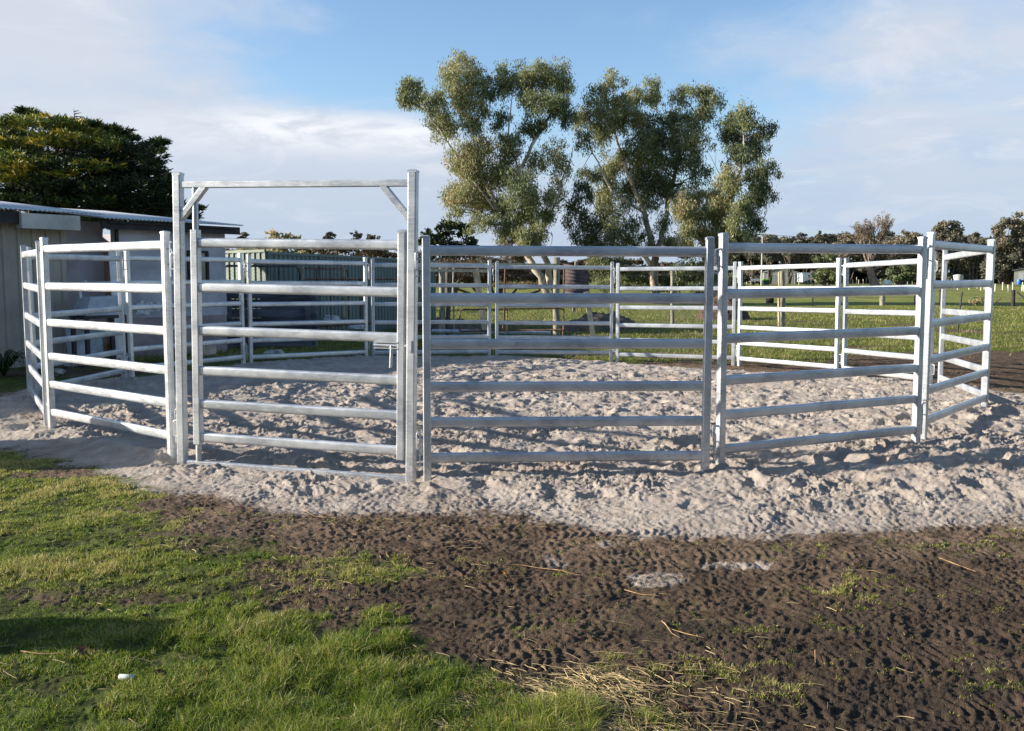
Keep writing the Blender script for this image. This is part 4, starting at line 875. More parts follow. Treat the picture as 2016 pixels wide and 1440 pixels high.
# ------------------------------------------------------------------ green iron fence, sleeper wall
CBG = pmat('green_iron', (.125, .175, .165), .5, .1, var=.12, scale=.8); CBP = pmat('sunlit_green_iron', (.16, .20, .155), .5, .1, var=.2, scale=.8)  # second iron is a lit copy: sunlight put into a paler green
def iron_fence(name, p0, p1, top, mat, lb, cat='fence', posts=True, group=None):
    p0 = Vector(p0); p1 = Vector(p1); d = p1 - p0; L = d.length; root = empty(name, (p0.x, p0.y, 0), math.atan2(d.y, d.x)); tag(root, lb, cat, group)
    mb = MB(); u = 0; pr = []
    while u < L: pr += [(u, 0), (u + .09, 0), (u + .11, -.03), (u + .16, -.03), (u + .18, 0)]; u += .20
    m_ = len(pr); mb.add([(a, b, -.1) for a, b in pr] + [(a, b, top - .03) for a, b in pr], [(i, i + 1, m_ + i + 1, m_ + i) for i in range(m_ - 1)]); mb.build('sheeting', mat, root)
    MB().box((L / 2, -.012, top), (L, .06, .06)).build('top_rail', mat, root)
    k = 0
    while k < L + .1 and posts:
        MB().box((k, -.02, top / 2), (.07, .07, top + .08)).build('post', mat, root); k += 2.37
    return root
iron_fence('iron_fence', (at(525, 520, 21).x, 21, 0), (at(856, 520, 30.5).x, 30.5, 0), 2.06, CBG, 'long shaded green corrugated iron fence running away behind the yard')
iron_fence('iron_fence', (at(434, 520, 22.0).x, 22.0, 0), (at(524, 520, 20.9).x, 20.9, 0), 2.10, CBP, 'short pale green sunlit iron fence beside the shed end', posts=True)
SLP = pmat('old_sleeper', (.13, .135, .16), .95, var=.45, scale=2.5, streak=(.4, 1, 3), bump=.4)
sw = empty('sleeper_wall', (at(445, 600, 19.6).x, 19.6, gz0(-6, 19.6)), .02); tag(sw, 'low bluish wall of stacked old sleepers behind the shaded panels', 'wall')
for i in range(6):
    mb = MB(); mb.box((.95, 0, .10 + .20 * i), (1.9 + random.uniform(-.05, .05), .20 + random.uniform(-.02, .02), .190)); mb.build('sleeper', SLP, sw)
for x in (.1, 1.75): MB().box((x, -.15, .6), (.10, .08, 1.25)).build('stake', SLP, sw)

# ------------------------------------------------------------------ old yards behind the pen: posts, props, mesh
TIMB = pmat('grey_post', (.30, .28, .20), .9, var=.4, scale=5, streak=(3, 3, .7), bump=.3); TIML = pmat('pale_timber', (.62, .50, .33), .75, var=.22, scale=4, streak=(3, 3, .6)); RUST = pmat('rusty_pipe', (.17, .085, .055), .85, var=.4, scale=12)
PIPEG = pmat('dull_pipe', (.10, .09, .085), .6, .4, var=.4, scale=9); WIRE = pmat('wire', (.30, .30, .29), .5, .6)
def upright(name, px, ytop, ybot, Yd, wd, mat, lb, cat='post', group=None, lean=0, rnd=True):
    p = at(px, ybot, Yd); q = at(px + lean, ytop, Yd); z0 = gz0(p.x, Yd); root = MB()
    h = [Vector((p.x, Yd, z0 - .1)), Vector((q.x, Yd, q.z))]
    if rnd: root.tube(wig(h[0], h[1], 4, .006), [wd / 2 * random.uniform(.92, 1.06) for _ in range(5)], 9)
    else: root.beam(h[0], h[1], wd, wd * .55, (0, 1, 0))
    o = root.build(name, mat); 
    return tag(o, lb, cat, group)
upright('timber_post', 594, 524, 668, 21.5, .13, TIMB, 'brown split post carrying the dark pipe rail, left of the rusty gate')
upright('timber_post', 675, 528, 668, 22.5, .11, TIMB, 'grey post in the middle of the rusty mesh gate')
upright('timber_post', 870, 522, 664, 22, .14, TIMB, 'grey-green post at the left end of the pale timber rails')
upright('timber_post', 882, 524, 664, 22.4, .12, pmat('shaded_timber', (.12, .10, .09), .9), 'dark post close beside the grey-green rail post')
upright('timber_post', 1096, 507, 652, 23.5, .17, TIMB, 'thick lichen-covered post left of the leaning iron sheet')
upright('timber_prop', 960, 530, 660, 22.2, .15, TIML, 'pale sawn timber prop leaning beneath the timber rails', 'prop', lean=-24, rnd=False)
upright('timber_prop', 1170, 575, 662, 22.5, .12, TIML, 'pale timber prop below the leaning iron sheet', 'prop', lean=-16, rnd=False)
upright('fence_post', 1324, 528, 643, 29, .12, TIMB, 'greenish fence post holding wire netting behind the middle far panel')
upright('fence_post', 1540, 534, 643, 29, .15, TIMB, 'mottled fence post in front of the double shed')
upright('fence_post', 1533.5, 536, 643, 28.9, .06, TIML, 'thin pale batten standing against the mottled fence post', 'batten')
upright('star_picket', 1886, 575, 658, 25, .045, STEELD, 'black leaning star picket in the right paddock', 'picket', lean=8)
upright('fence_post', 1995, 571, 592, 52, .22, pmat('burnt_post', (.05, .04, .035), .9), 'dark strainer post with a bent wire stay at the far right')
upright('fence_post', 1737, 576, 597, 52, .28, TIMB, 'short olive post in the paddock below the bare tree')
upright('tree_stump', 1516, 586, 593, 58, .5, pmat('burnt_post', (.05, .04, .035), .9), 'dark stump in the paddock below the grey shed', 'stump')
upright('steel_pole', 893, 530, 560, 24, .04, WIRE, 'thin grey steel pole in front of the dark scrub')
upright('steel_pole', 1145, 525, 562, 40, .05, RUST, 'thin rusty stake among the leaves right of the iron sheet')
# timber rails
def railobj(name, a, b, wd, ht, mat, lb, cat='rail'):
    o = MB().beam(a, b, wd, ht).build(name, mat); return tag(o, lb, cat)
railobj('timber_rail', at(838, 520, 22), at(1096, 523, 23.3), .05, .085, TIML, 'upper pale timber rail behind the far panels')
railobj('timber_rail', at(838, 532, 21.9), at(965, 534, 22.1), .05, .07, TIML, 'short lower pale timber rail left of the rusty pipes')
# leaning iron sheet
ls = empty('iron_sheet', at(1136, 580, 24)); tag(ls, 'rusty purple-brown corrugated iron sheet leaning against the old yards', 'iron sheet'); q = at(1136, 580, 24); ls.rotation_euler = (0, .05, .15)
mb = MB(); nn = 88; W_, Hh = .72, 1.02
mb.add([(-W_ / 2, .009 * math.sin(2 * math.pi * i / 8) + .2 * (i / nn), i / nn * Hh - .25) for i in range(nn + 1)] + [(W_ / 2 - .06 * i / nn, .009 * math.sin(2 * math.pi * i / 8) + .2 * (i / nn), i / nn * (Hh - .05) - .25) for i in range(nn + 1)],
       [(i, nn + 1 + i, nn + 2 + i, i + 1) for i in range(nn)], True); sh = mb.build('sheet', pmat('rusty_iron', (.15, .105, .10), .9, 0, var=.35, scale=4), ls)
md = sh.modifiers.new('solid', 'SOLIDIFY'); md.thickness = .004
MB().box((0, .30, .2), (.07, .07, 1.3)).build('stake', TIMB, ls)
# chain mesh: real crossed wires
def mesh_mb(p0, p1, z0, z1, step=.075, r=.0022):
    p0 = Vector(p0); p1 = Vector(p1); d = p1 - p0; L = d.length; d /= L; mb = MB(); hgt = z1 - z0; nn = int((L + hgt) / step)
    for sgn in (1, -1):
        for i in range(nn):
            a = i * step - (hgt if sgn > 0 else 0)
            t0, t1 = (a, a + hgt); za, zb = (z0, z1) if sgn > 0 else (z1, z0)
            if t1 < 0 or t0 > L: continue
            c0 = max(t0, 0); c1 = min(t1, L); f = lambda t: za + (zb - za) * (t - t0) / hgt
            mb.tube([p0 + d * c0 + Vector((0, 0, f(c0))), p0 + d * c1 + Vector((0, 0, f(c1)))], r, 3)
    return mb
def pipe_gate(name, p0, p1, z0, z1, mat, lb, bars=(), cat='gate', netting=True, r=.021):
    p0 = Vector(p0); p1 = Vector(p1); root = empty(name, (p0.x, p0.y, 0)); tag(root, lb, cat); o = Vector((p0.x, p0.y, 0)); a = Vector((0, 0, z0)); L = p1 - p0; b = Vector((L.x, L.y, z0)); up = Vector((0, 0, z1 - z0)); c = up * .12
    u = L.normalized() * .1
    fr = MB().tube([a, a + up - c, a + up - c * .3 + u * .3, a + up + u, b + up - u, b + up - c * .3 - u * .3, b + up - c, b, a], r, 7); fo = fr.build('frame', mat, root)
    for t in bars: MB().tube([a + (b - a) * t, a + (b - a) * t + up], r * .8, 6).build('bar', mat, root)
    if netting:
        n_ = mesh_mb((0, 0, 0), (L.x, L.y, 0), z0, z1); n_.build('netting', WIRE, root)
    return root
pipe_gate('mesh_gate', at(592, 600, 21.6), at(686, 600, 22.6), .35, 1.60 + .12, RUST, 'rusty pipe gate filled with chain mesh, seen through the near gate', (.33, .62))
pipe_gate('mesh_gate', at(596, 600, 21.0), at(812, 600, 23.5), .40, 1.47, RUST, 'low sagging pipe gate lying along behind the rusty mesh gate', (.5,), netting=False)
pipe_gate('mesh_fence', at(440, 600, 20.4), at(592, 600, 21.2), .25, 1.76, PIPEG, 'dark pipe and chain mesh fence between the shed and the split post', (.25, .72), 'fence', r=.026)
pipe_gate('pipe_hurdle', at(905, 600, 21.3), at(1110, 600, 21.9), .28, .78, RUST, 'low rusty pipe hurdle in the shaded grass behind the far panels', (.45,), 'hurdle', False, .017)
upright('rusty_upright', 990, 530, 655, 21.6, .045, RUST, 'tall rusty pipe standing beside the pale leaning prop', 'pipe', lean=5)
upright('rusty_upright', 1108, 528, 655, 22.0, .045, RUST, 'tall rusty pipe next to the lichen-covered post', 'pipe', lean=3)
nf_ = empty('netting_fence', (0, 0, 0)); tag(nf_, 'sagging wire netting fence behind the middle far panels', 'fence'); p0 = at(900, 600, 27.5); p1 = at(1460, 600, 29)
for z in (.9, 1.28, 1.62): MB().tube([(p0.x, p0.y, z), ((p0.x + p1.x) / 2, (p0.y + p1.y) / 2 , z - .05), (p1.x, p1.y, z)], .004, 4).build('strand', WIRE, nf_)
mesh_mb((p0.x, p0.y, 0), (p1.x, p1.y, 0), .05, .9, .10, .0020).build('netting', WIRE, nf_)
wf_ = empty('wire_fence', (0, 0, 0)); tag(wf_, 'thin wire fence crossing the right paddock between dark posts', 'fence'); a0 = at(1440, 590, 50); a1 = at(2100, 590, 52)
for z in (.5, .85, 1.2): MB().tube([(a0.x, a0.y, z), (a1.x, a1.y, z)], .006, 4).build('strand', WIRE, wf_)
for x in (1600, 1660, 1800, 1850, 1950): 
    q = at(x, 590, 51); MB().box((q.x, q.y - .03, .62), (.05, .05, 1.3)).build('dropper', STEELD, wf_)
st_ = MB().tube([at(2003, 576, 52), at(2012, 583, 51.5), at(2018, 590, 51)], .04, 5).build('wire_stay', STEELD); tag(st_, 'bent dark stay running down from the strainer post', 'stay')
br = MB().tube(wig(at(1950, 604, 44), at(1975, 585, 44), 4, .03), [.04, .035, .03, .02, .01], 6).build('fallen_branch', BARKD); tag(br, 'thin dead branch sticking up from the paddock beside the corner panel', 'branch')
# mound, pipe, rubbish
def mound(name, px, py, Yd, rx, ry, rz_, mat, lb, cat='mound', seed=0):
    p = at(px, py, Yd); zb = gz0(p.x, Yd) - .05; nx = 60; ny = 24; gx = np.linspace(-1, 1, nx); gy = np.linspace(-1, 1, ny); X, Y = np.meshgrid(gx, gy, indexing='ij')
    h = np.clip(1 - X ** 2 - Y ** 2, 0, 1) ** .8; nz = fbm(X * 3 + seed, Y * 2, 4, 200 + seed)
    Z = rz_ * h * (1 + .30 * nz) + .03 * fbm(X * 14, Y * 8, 3, 210) * (h > 0)
    V = np.stack([(p.x + X * rx).ravel(), (Yd + Y * ry).ravel(), (zb + Z).ravel()], 1); i = np.arange(nx * ny).reshape(nx, ny)
    F = np.stack([i[:-1, :-1].ravel(), i[1:, :-1].ravel(), i[1:, 1:].ravel(), i[:-1, 1:].ravel()], 1); o = raw_mesh(name, V, F, mat, smooth=True); tag(o, lb, cat)
SOIL = pmat('dark_soil', (.13, .095, .065), .95, var=.4, scale=7, bump=.35, bscale=25)
mound('soil_mound', 1185, 628, 27.5, 1.3, 1.2, .48, SOIL, 'dark soil mound behind the far panels right of the timber prop', seed=1)
mound('soil_mound', 870, 628, 27, 1.3, 1.0, .38, SOIL, 'dark shaded mound between the old posts and the prop', seed=2)
mound('soil_mound', 1425, 604, 34, 1.0, 1.0, .85, pmat('brush_heap', (.10, .055, .035), .95, var=.6, scale=14, bump=.8), 'brown burn heap seen through the gap between the two near posts', 'heap', seed=3)
pp_ = MB().tube([at(850, 652, 21.2), at(1084, 656, 21.9)], .045, 12).build('drain_pipe', pmat('pale_pipe', (.42, .46, .52), .5)); tag(pp_, 'long pale drain pipe lying in the shaded grass', 'pipe')
for i, (px, py, s, lb) in enumerate(((630, 634, .16, 'left pale lump of the white rubbish behind the sleeper wall'), (650, 630, .18, 'largest pale lump of the white rubbish by the mesh gate'), (668, 636, .14, 'lower pale lump of the white rubbish by the mesh gate'), (700, 645, .16, 'right-hand pale lump of the white rubbish'), (612, 644, .12, 'small pale lump at the foot of the sleeper wall'))):
    Yq = 23.5; p = at(px, py, Yq); rock('rubbish_lump', (p.x, p.y, p.z), (s * 1.6, s, s * .6), lb, PEEL, 'white rubbish heap', 20 + i)

# ------------------------------------------------------------------ far farm things
CLAD = pmat('grey_cladding', (.22, .23, .22), .6, var=.1); DOORM = pmat('grey_door', (.26, .27, .27), .6, var=.1); TRIM = pmat('pale_trim', (.55, .53, .47), .6)
def zt(Y): return gz0(at(1600, 560, Y).x, Y)
def farshed():
    Yd = 200; a = at(1505, 560, Yd); b = at(1568, 560, Yd); z = gz0(a.x, Yd); Wd = b.x - a.x; root = empty('double_shed', ((a.x + b.x) / 2, Yd, z), -.20); tag(root, 'grey gabled shed with two roller doors across the paddock', 'shed'); h = Wd / 2
    MB().add([(-h, 0, -.2), (h, 0, -.2), (h, 0, 2.5), (0, 0, 3.35), (-h, 0, 2.5), (-h, 7, -.2), (h, 7, -.2), (h, 7, 2.5), (0, 7, 3.35), (-h, 7, 2.5)], [(0, 1, 2, 3, 4), (9, 8, 7, 6, 5), (1, 6, 7, 2), (5, 0, 4, 9)]).build('wall', CLAD, root)
    MB().add([(-h - .2, -.2, 2.47), (0, -.2, 3.40), (h + .2, -.2, 2.47), (-h - .2, 7.2, 2.47), (0, 7.2, 3.40), (h + .2, 7.2, 2.47), (0, -.2, 3.48), (-h - .2, -.2, 2.55), (h + .2, -.2, 2.55), (0, 7.2, 3.48), (-h - .2, 7.2, 2.55), (h + .2, 7.2, 2.55)],
        [(7, 6, 9, 10), (6, 8, 11, 9), (0, 1, 6, 7), (1, 2, 8, 6), (0, 3, 4, 1), (1, 4, 5, 2)]).build('roof', pmat('shed_roof', (.45, .48, .46), .5), root)
    for cx in (-h * .42, h * .46):
        mb = MB(); w2 = h * .38
        for k in range(9): mb.box((cx - w2 + w2 * 2 * (k + .5) / 9, -.03 - (.02 if k % 2 else 0), .97), (w2 * 2 / 9 + .001, .06, 2.0))
        d = mb.build('door', DOORM, root); fr = MB(); fr.box((cx, -.06, 2.05), (w2 * 2 + .24, .10, .14)); fr.box((cx - w2 - .06, -.06, .98), (.12, .10, 2.0)); fr.box((cx + w2 + .06, -.06, .98), (.12, .10, 2.0)); fr.build('frame', TRIM, d)
farshed()
def rshed():
    Yd = 170; a = at(1996, 560, Yd); z = gz0(a.x, Yd); root = empty('field_shed', (a.x, Yd, z), -.52); tag(root, 'grey-green field shed cut off by the right edge of the photo', 'shed')
    MB().add([(0, 0, -.2), (6, 0, -.2), (6, 0, 3.6), (0, 0, 2.6), (-.2, 6, -.2), (6, 6, -.2), (6, 6, 3.6), (-.2, 6, 2.6)], [(0, 1, 2, 3), (4, 0, 3, 7), (1, 5, 6, 2), (5, 4, 7, 6)]).build('wall', pmat('green_grey_clad', (.19, .20, .17), .7), root)
    MB().add([(-.4, -.3, 2.55), (6.2, -.3, 3.75), (6.2, 6.3, 3.75), (-.4, 6.3, 2.55), (-.4, -.3, 2.67), (6.2, -.3, 3.87), (6.2, 6.3, 3.87), (-.4, 6.3, 2.67)], [(3, 2, 1, 0), (4, 5, 6, 7), (0, 1, 5, 4), (3, 0, 4, 7)]).build('roof', pmat('dark_roof', (.10, .11, .10), .6), root)
    MB().box((1.1, -.04, 1.1), (.9, .08, 2.2)).build('door', DOORM, root)
    o = MB().tube([(a.x + .25, Yd - 1.2, z), (a.x + .25, Yd - 1.2, z + .1), (a.x + .25, Yd - 1.2, z + .95), (a.x + .25, Yd - 1.2, z + 1.0)], [.33, .36, .36, .33], 12).build('water_barrel', pmat('blue_plastic', (.02, .16, .45), .4)); tag(o, 'bright blue barrel standing in front of the right field shed', 'barrel')
    o = MB().tube([(a.x + .95, Yd - 1.1, z), (a.x + .95, Yd - 1.1, z + .8), (a.x + .95, Yd - 1.1, z + .85)], [.3, .32, .30], 12).build('water_barrel', pmat('navy_plastic', (.01, .05, .20), .4)); tag(o, 'darker navy barrel beside the bright blue one', 'barrel')
rshed()
# water tank
p = at(1886, 556, 190); z = gz0(p.x, 190); t = empty('water_tank', (p.x, 190, z)); tag(t, 'pale cylindrical water tank before the far trees', 'water tank')
MB().tube([(0, 0, -.1), (0, 0, 1.75)], [.95, .95], 24).build('tank', pmat('tank_wall', (.50, .50, .48), .7), t); MB().tube([(0, 0, 1.75), (0, 0, 1.82), (0, 0, 1.98)], [.98, .98, .2], 24).build('lid', TRIM, t)
# utility pole with cross arm and wires
p = at(1499, 556, 160); z = gz0(p.x, 160); t = empty('utility_pole', (p.x, 160, z)); tag(t, 'pale timber utility pole left of the grey shed', 'utility pole')
top = at(1499, 456, 160).z - z
MB().tube([(0, 0, -.3), (0, 0, top)], [.15, .10], 10).build('pole', pmat('pole_wood', (.50, .48, .40), .85), t); MB().box((.0, -.12, top - .6), (1.6, .1, .1)).build('crossarm', TIMB, t)
for dz_ in (0, 0):
    pass
for k, x in enumerate((-.7, .7)):
    MB().tube([(x, -.12, top - .5), (x + 15, 6, top - 1.1), (x + 34, 14, top - .7)], .018, 4).build('wire', STEELD, t); MB().tube([(x, -.12, top - .5), (x - 9, 2, top - .9), (x - 20, 4, top - .8)], .018, 4).build('wire', STEELD, t)
# horse float
Yd = 185; p = at(1584, 560, Yd); z = gz0(p.x, Yd); t = empty('horse_float', (p.x, Yd, z), .35); tag(t, 'white horse float parked right of the grey shed', 'trailer')
pr = [(-1.15, .45), (1.0, .45), (1.2, .7), (1.2, 1.5), (.95, 2.15), (.6, 2.3), (-1.0, 2.3), (-1.15, 2.1)]; m_ = len(pr)
MB().add([(a, -.85, b) for a, b in pr] + [(a, .85, b) for a, b in pr], [tuple(range(m_)), tuple(range(2 * m_ - 1, m_ - 1, -1))] + [((i + 1) % m_, i, m_ + i, m_ + (i + 1) % m_) for i in range(m_)]).build('body', pmat('float_white', (.78, .79, .80), .35), t)
MB().box((.35, -.865, 1.65), (.35, .03, .3)).build('window', BLACK, t); MB().box((0, -.95, .62), (1.1, .2, .12)).build('mudguard', BLACK, t)
for x in (-.3, .35): MB().tube([(x, -1.02, .32), (x, -.82, .32)], .32, 14).build('wheel', BLACK, t)
MB().tube([(1.1, 0, .5), (2.2, 0, .5), (2.2, 0, .1)], .05, 6).build('drawbar', STEELD, t)
# round wrapped bale, ute-like trailer and bin by the pole
p = at(1746, 562, 150); o = MB().tube([(p.x - .5, 150, gz0(p.x, 150) + .48), (p.x - .46, 150, gz0(p.x, 150) + .48), (p.x + .46, 150.1, gz0(p.x, 150) + .48), (p.x + .5, 150, gz0(p.x, 150) + .48)], [.42, .5, .5, .42], 16).build('wrapped_bale', WHT); tag(o, 'white plastic-wrapped round bale right of the bare tree', 'bale')
p = at(1507, 560, 170); z = gz0(p.x, 170); t = empty('field_bin', (p.x, 170, z)); tag(t, 'dark field bin with a lime green lid beside the utility pole', 'bin'); MB().add([(-.5, -.5, 0), (.5, -.5, 0), (.5, .5, 0), (-.5, .5, 0), (-.62, -.6, .9), (.62, -.6, .9), (.62, .6, .9), (-.62, .6, .9)], [(3, 2, 1, 0), (0, 1, 5, 4), (1, 2, 6, 5), (2, 3, 7, 6), (3, 0, 4, 7)]).build('bin_body', pmat('bin_dark', (.015, .05, .05), .5), t)
MB().box((0, 0, .98), (1.3, 1.25, .18)).build('lid', pmat('lime_lid', (.22, .62, .03), .5), t)
p = at(1488, 560, 165); z = gz0(p.x, 165); t = empty('flat_trailer', (p.x, 165, z)); tag(t, 'pale flat trailer parked left of the utility pole', 'trailer'); MB().box((0, 0, .75), (2.3, 1.3, .16)).build('tray', TRIM, t); MB().box((.2, .6, 1.0), (1.9, .05, .35)).build('side', TRIM, t)
for x in (-.6, .6): MB().tube([(x, -.75, .3), (x, -.6, .3)], .3, 12).build('wheel', BLACK, t)
# pale posts: paddock rails far off, and tree guards on the right
pg = [(1470, 549, 560), (1478, 546, 558), (1486, 550, 560), (1573, 551, 560), (1613, 550, 557), (1629, 549, 558), (1646, 550, 558), (1675, 548, 557), (1679, 550, 557), (1686, 546, 557), (1690.5, 551, 558), (1699.5, 550, 558), (1706, 546, 556), (1733, 549, 558), (1758, 546, 558), (1761.5, 546, 559), (1787, 548, 559), (1796, 549, 559), (1665, 549, 557), (1655, 549, 557), (1836, 549, 557), (1866, 549, 557), (1873, 549, 558)]
GW = pmat('pale_guard', (.58, .54, .42), .7)
def guards(lst, Yf, wd, lab, grp, nm):
    pro = None
    for i, (x, yt, yb) in enumerate(lst):
        Yd = Yf(yb); p = at(x, yb, Yd); z = gz0(p.x, Yd); h = at(x, yt, Yd).z - z
        if pro is None:
            o = pro = MB().tube([(0, 0, -.05), (0, 0, .97), (0, 0, 1.0)], [.5, .5, .42], 8).build(nm, GW)
        else: o = pro.copy(); COL.objects.link(o)
        o.location = (p.x, Yd, z); o.scale = (wd, wd, max(.5, h)); o.rotation_euler = (random.uniform(-.04, .04), random.uniform(-.05, .05), 0)
        tag(o, lab, 'post', grp)
guards(pg, lambda yb: 205 - (yb - 557) * 12, .16, 'small pale paddock post along the far edge of the field', 'pale posts along the far paddock edge', 'paddock_post')
pg2 = [(1959, 559, 575), (1974, 556, 573), (1985, 561, 575), (1994, 556, 573.5), (2012, 556, 574.5), (1908, 565, 572.5), (1924, 563, 571), (1931, 564, 573.5), (1938, 564, 572), (1885, 564, 573), (2015, 561, 575), (1948, 560, 571), (1898, 562, 570)]
guards(pg2, lambda yb: 1.33 * FPX / (yb - 551.4), .16, 'cream tree guard standing in the right paddock', 'cream tree guards in the right paddock', 'tree_guard')

# horses
def skin(name, verts, edges, radii, mat, parent=None, lv=2, root=0):
    me = bpy.data.meshes.new(name); me.from_pydata(verts, edges, []); me.update(); o = bpy.data.objects.new(name, me); COL.objects.link(o); me.materials.append(mat)
    if parent: o.parent = parent
    sk = o.modifiers.new('skin', 'SKIN'); 
    if not me.skin_vertices: 
        bpy.context.view_layer.objects.active = o
    for i, sv_ in enumerate(me.skin_vertices[0].data): sv_.radius = radii[i]; sv_.use_root = (i == root)
    sb = o.modifiers.new('sub', 'SUBSURF'); sb.levels = lv; sb.render_levels = lv; return o
def horse(p, rz, mat, label, hair):
    root = empty('horse', p, rz); tag(root, label, 'horse')
    V = [(-.55, 0, 1.18), (-.15, 0, 1.12), (.35, 0, 1.15), (.62, 0, 1.20), (.92, 0, 1.02), (1.18, 0, .72), (1.30, 0, .52), (1.38, 0, .22), (1.40, 0, .10)]
    r = [(.26, .28), (.31, .33), (.29, .33), (.22, .28), (.13, .2), (.10, .15), (.10, .13), (.07, .085), (.06, .06)]; E = [(i, i + 1) for i in range(8)]
    for sy in (-.16, .16):
        b = len(V); V += [(-.62, sy, .92), (-.52, sy, .72), (-.72, sy, .48), (-.68, sy, .24), (-.66, sy, .10), (-.60, sy, .03)]; r += [(.16, .17), (.11, .11), (.065, .065), (.045, .045), (.055, .055), (.06, .05)]; E += [(0, b)] + [(b + i, b + i + 1) for i in range(5)]
        b = len(V); V += [(.45, sy, .88), (.46, sy, .66), (.45, sy, .46), (.45, sy, .24), (.46, sy, .10), (.50, sy, .03)]; r += [(.12, .13), (.075, .08), (.06, .06), (.042, .042), (.05, .05), (.06, .05)]; E += [(2, b)] + [(b + i, b + i + 1) for i in range(5)]
    skin('body', V, E, r, mat, root, 2, 1)
    MB().tube([(-.76, 0, 1.28), (-.88, 0, 1.15), (-.92, 0, .8), (-.9, 0, .5)], [.05, .07, .07, .02], 7).build('tail', hair, root)
    MB().tube([(.60, 0, 1.46), (.85, 0, 1.24), (1.05, 0, 1.02), (1.2, 0, .80)], [.03, .05, .05, .02], 6).build('mane', hair, root)
    for sy in (-.06, .06): MB().tube([(1.20, sy, .72), (1.22, sy * 1.5, .86)], [.035, .008], 5).build('ear', mat, root)
HB = pmat('dark_coat', (.018, .015, .015), .6); HG = pmat('grey_coat', (.42, .42, .41), .7, var=.3, scale=4)
p = at(1596, 562, 165); horse((p.x, 165, gz0(p.x, 165)), R(-70), HB, 'dark horse standing in the paddock in front of the white float', HB)
p = at(1394, 566, 118); horse((p.x, 118, gz0(p.x, 118)), R(195), HG, 'pale grey horse grazing, partly hidden behind the near panel post', HG)

# ------------------------------------------------------------------ small things on the ground
rp = MB(); pts = []
for i, (x, y) in enumerate(((996, 783), (1003, 776), (1012, 781), (1030, 779), (1050, 777), (1062, 780), (1068, 774), (1058, 778), (1090, 777), (1120, 776), (1150, 774), (1180, 773), (1212, 770))):
    p = on(x, y, .05); pts.append((p.x, p.y, gz(p.x, p.y) + .012))
rp.tube(pts, .007, 5); o = rp.build('lead_rope', pmat('blue_rope', (.02, .045, .16), .8)); tag(o, 'thin blue lead rope lying on the sand inside the yard', 'rope')
def leaf_thing(px, py, s, mat, lb, rz=0, name='fallen_leaf'):
    s *= .62; p = on(px, py, -.05); z = gz(p.x, p.y) + .014; mb = MB(); n_ = 8
    for i in range(n_ + 1):
        t = i / n_; w_ = s * .30 * math.sin(math.pi * (t * .9 + .05)); mb.v += [(s * (t - .5), -w_, .012 * math.cos(3 * t)), (s * (t - .5), 0, .012 * math.cos(3 * t) - .006), (s * (t - .5), w_, .014 * math.cos(2 * t))]
    mb.f = [(3 * i + j, 3 * i + 3 + j, 3 * i + 4 + j, 3 * i + 1 + j) for i in range(n_) for j in (0, 1)]; mb.sm = [True] * len(mb.f)
    o = mb.build(name, mat, None, (p.x, p.y, z), rz); o.rotation_euler.x = random.uniform(-.3, .3); tag(o, lb, 'leaf'); return o
LR_ = pmat('red_leaf', (.12, .035, .018), .6, var=.4, scale=30); LO = pmat('orange_leaf', (.62, .26, .04), .6); LG = pmat('grey_leaf', (.12, .12, .06), .7)
for a in ((293, 1212, .085, LR_, 'upper of two red-brown leaves in the middle of the lawn', .3), (297, 1232, .07, LR_, 'lower of two red-brown leaves in the middle of the lawn', 1.0), (165, 1287, .12, LR_, 'long red-brown leaf in the grass at the left', -.3), (318, 1330, .09, LR_, 'dark red leaf right of the white scrap', .2),
          (993, 1119, .05, LO, 'small orange leaf lying on the mud', .4), (1168, 1246, .08, LG, 'long grey-green leaf on the dark mud', .5), (617, 1352, .05, LR_, 'red leaf among the long grass near the middle', .9), (1350, 1378, .08, LR_, 'dull red leaf amid straw at the lower right', 0), (910, 1120, .07, LR_, 'curled dark red leaf in the mud left of the orange one', .1), (1244, 1302, .06, LR_, 'faded pinkish leaf near the straw patch', .2)): leaf_thing(*a)
p = on(248, 1321, -.03); z = gz(p.x, p.y) + .02; sc = MB().tube([(-.03, 0, 0), (-.028, 0, 0), (.03, .004, 0), (.032, .004, 0)], [.006, .011, .011, .006], 10).build('plastic_scrap', pmat('white_scrap', (.62, .66, .62), .4), None, (p.x, p.y, z), -.15); tag(sc, 'small white tube-shaped scrap lying in the grass', 'litter')
TW = pmat('twig', (.40, .25, .12), .8, var=.4, scale=20)
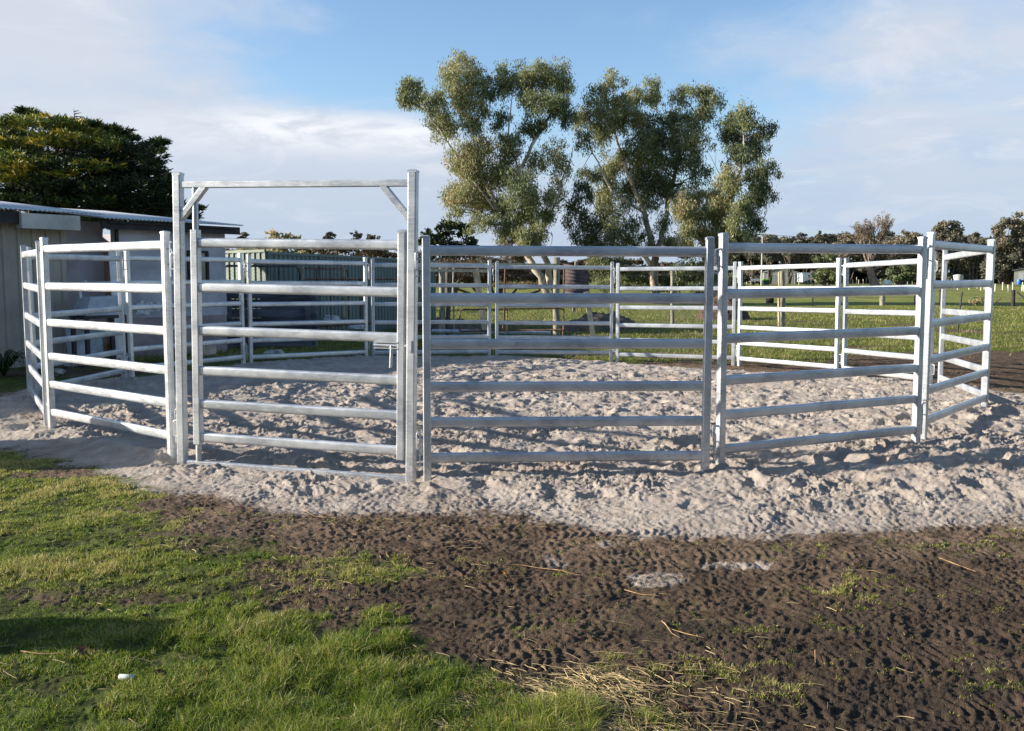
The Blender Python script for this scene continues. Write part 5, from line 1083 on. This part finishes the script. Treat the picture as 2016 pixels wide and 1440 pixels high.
def twig(lst, r, lb):
    pts = []
    for i, (x, y) in enumerate(lst):
        p = on(x, y, -.04); pts.append(Vector((p.x, p.y, gz(p.x, p.y) + .012)))
    o = MB().tube(pts, [r] + [r * .8] * (len(pts) - 2) + [r * .4], 5).build('fallen_twig', TW); tag(o, lb, 'twig')
for a in (([(990, 1100), (1020, 1097), (1060, 1104), (1100, 1110), (1140, 1122)], .003, 'long pale twig lying across the mud near the orange leaf'), ([(1230, 1145), (1260, 1155), (1300, 1160)], .0025, 'brown twig on the mud right of the long pale one'), ([(1303, 1213), (1320, 1228), (1350, 1238), (1386, 1246)], .003, 'forked straw-coloured twig in the middle of the mud'), ([(1308, 1218), (1322, 1238), (1338, 1246)], .0025, 'short lower arm beside the forked twig'),
          ([(1850, 1097), (1880, 1105), (1922, 1118)], .003, 'curved thin twig on the mud at the right'), ([(1215, 1335), (1240, 1380), (1250, 1432)], .003, 'upright pale stalk at the bottom of the straw patch'), ([(1605, 1270), (1606, 1290), (1602, 1300)], .0025, 'short bent brown twig at the lower right mud'), ([(40, 1278), (80, 1285), (130, 1285)], .003, 'white stalk crossing the shaded grass at the left'), ([(1690, 1115), (1720, 1118), (1740, 1123)], .002, 'small dry twig near the right track'), ([(595, 1003), (620, 1016), (660, 1018)], .0025, 'pale twig at the edge of the sand left of the gate post')): twig(*a)

# unseen bale-shaped blocks, added out of frame to cast shadows on sand and lawn
def bale(x, y, z, sx, sy, sz, lb):
    g_ = gz0(x, y) + z; t = empty('shadow_block', (x, y, g_), random.uniform(-.06, .06)); tag(t, lb, 'shadow block')
    MB().prism(rrect(sy, sz, .03, 2), (-sx / 2, 0, sz / 2), (sx / 2, 0, sz / 2), smooth=False).build('block_body', STRAW, t)
    for q in (-.12, .12): MB().prism(rrect(sy + .012, sz + .012, .03, 2), (-sx * q * 2 - .006, 0, sz / 2), (-sx * q * 2 + .006, 0, sz / 2), smooth=False).build('block_band', BLACK, t)
bale(-6.5, 7.45, -.03, .6, 1.15, .62, 'lower added block, out of view, shading the sand left of the yard'); bale(-6.5, 7.5, .59, .6, 1.1, .62, 'upper added block, out of view, shading the sand left of the yard')
bale(-3.45, 3.78, -.03, .5, .34, .62, 'single added block, out of view, casting a shadow on the lawn')
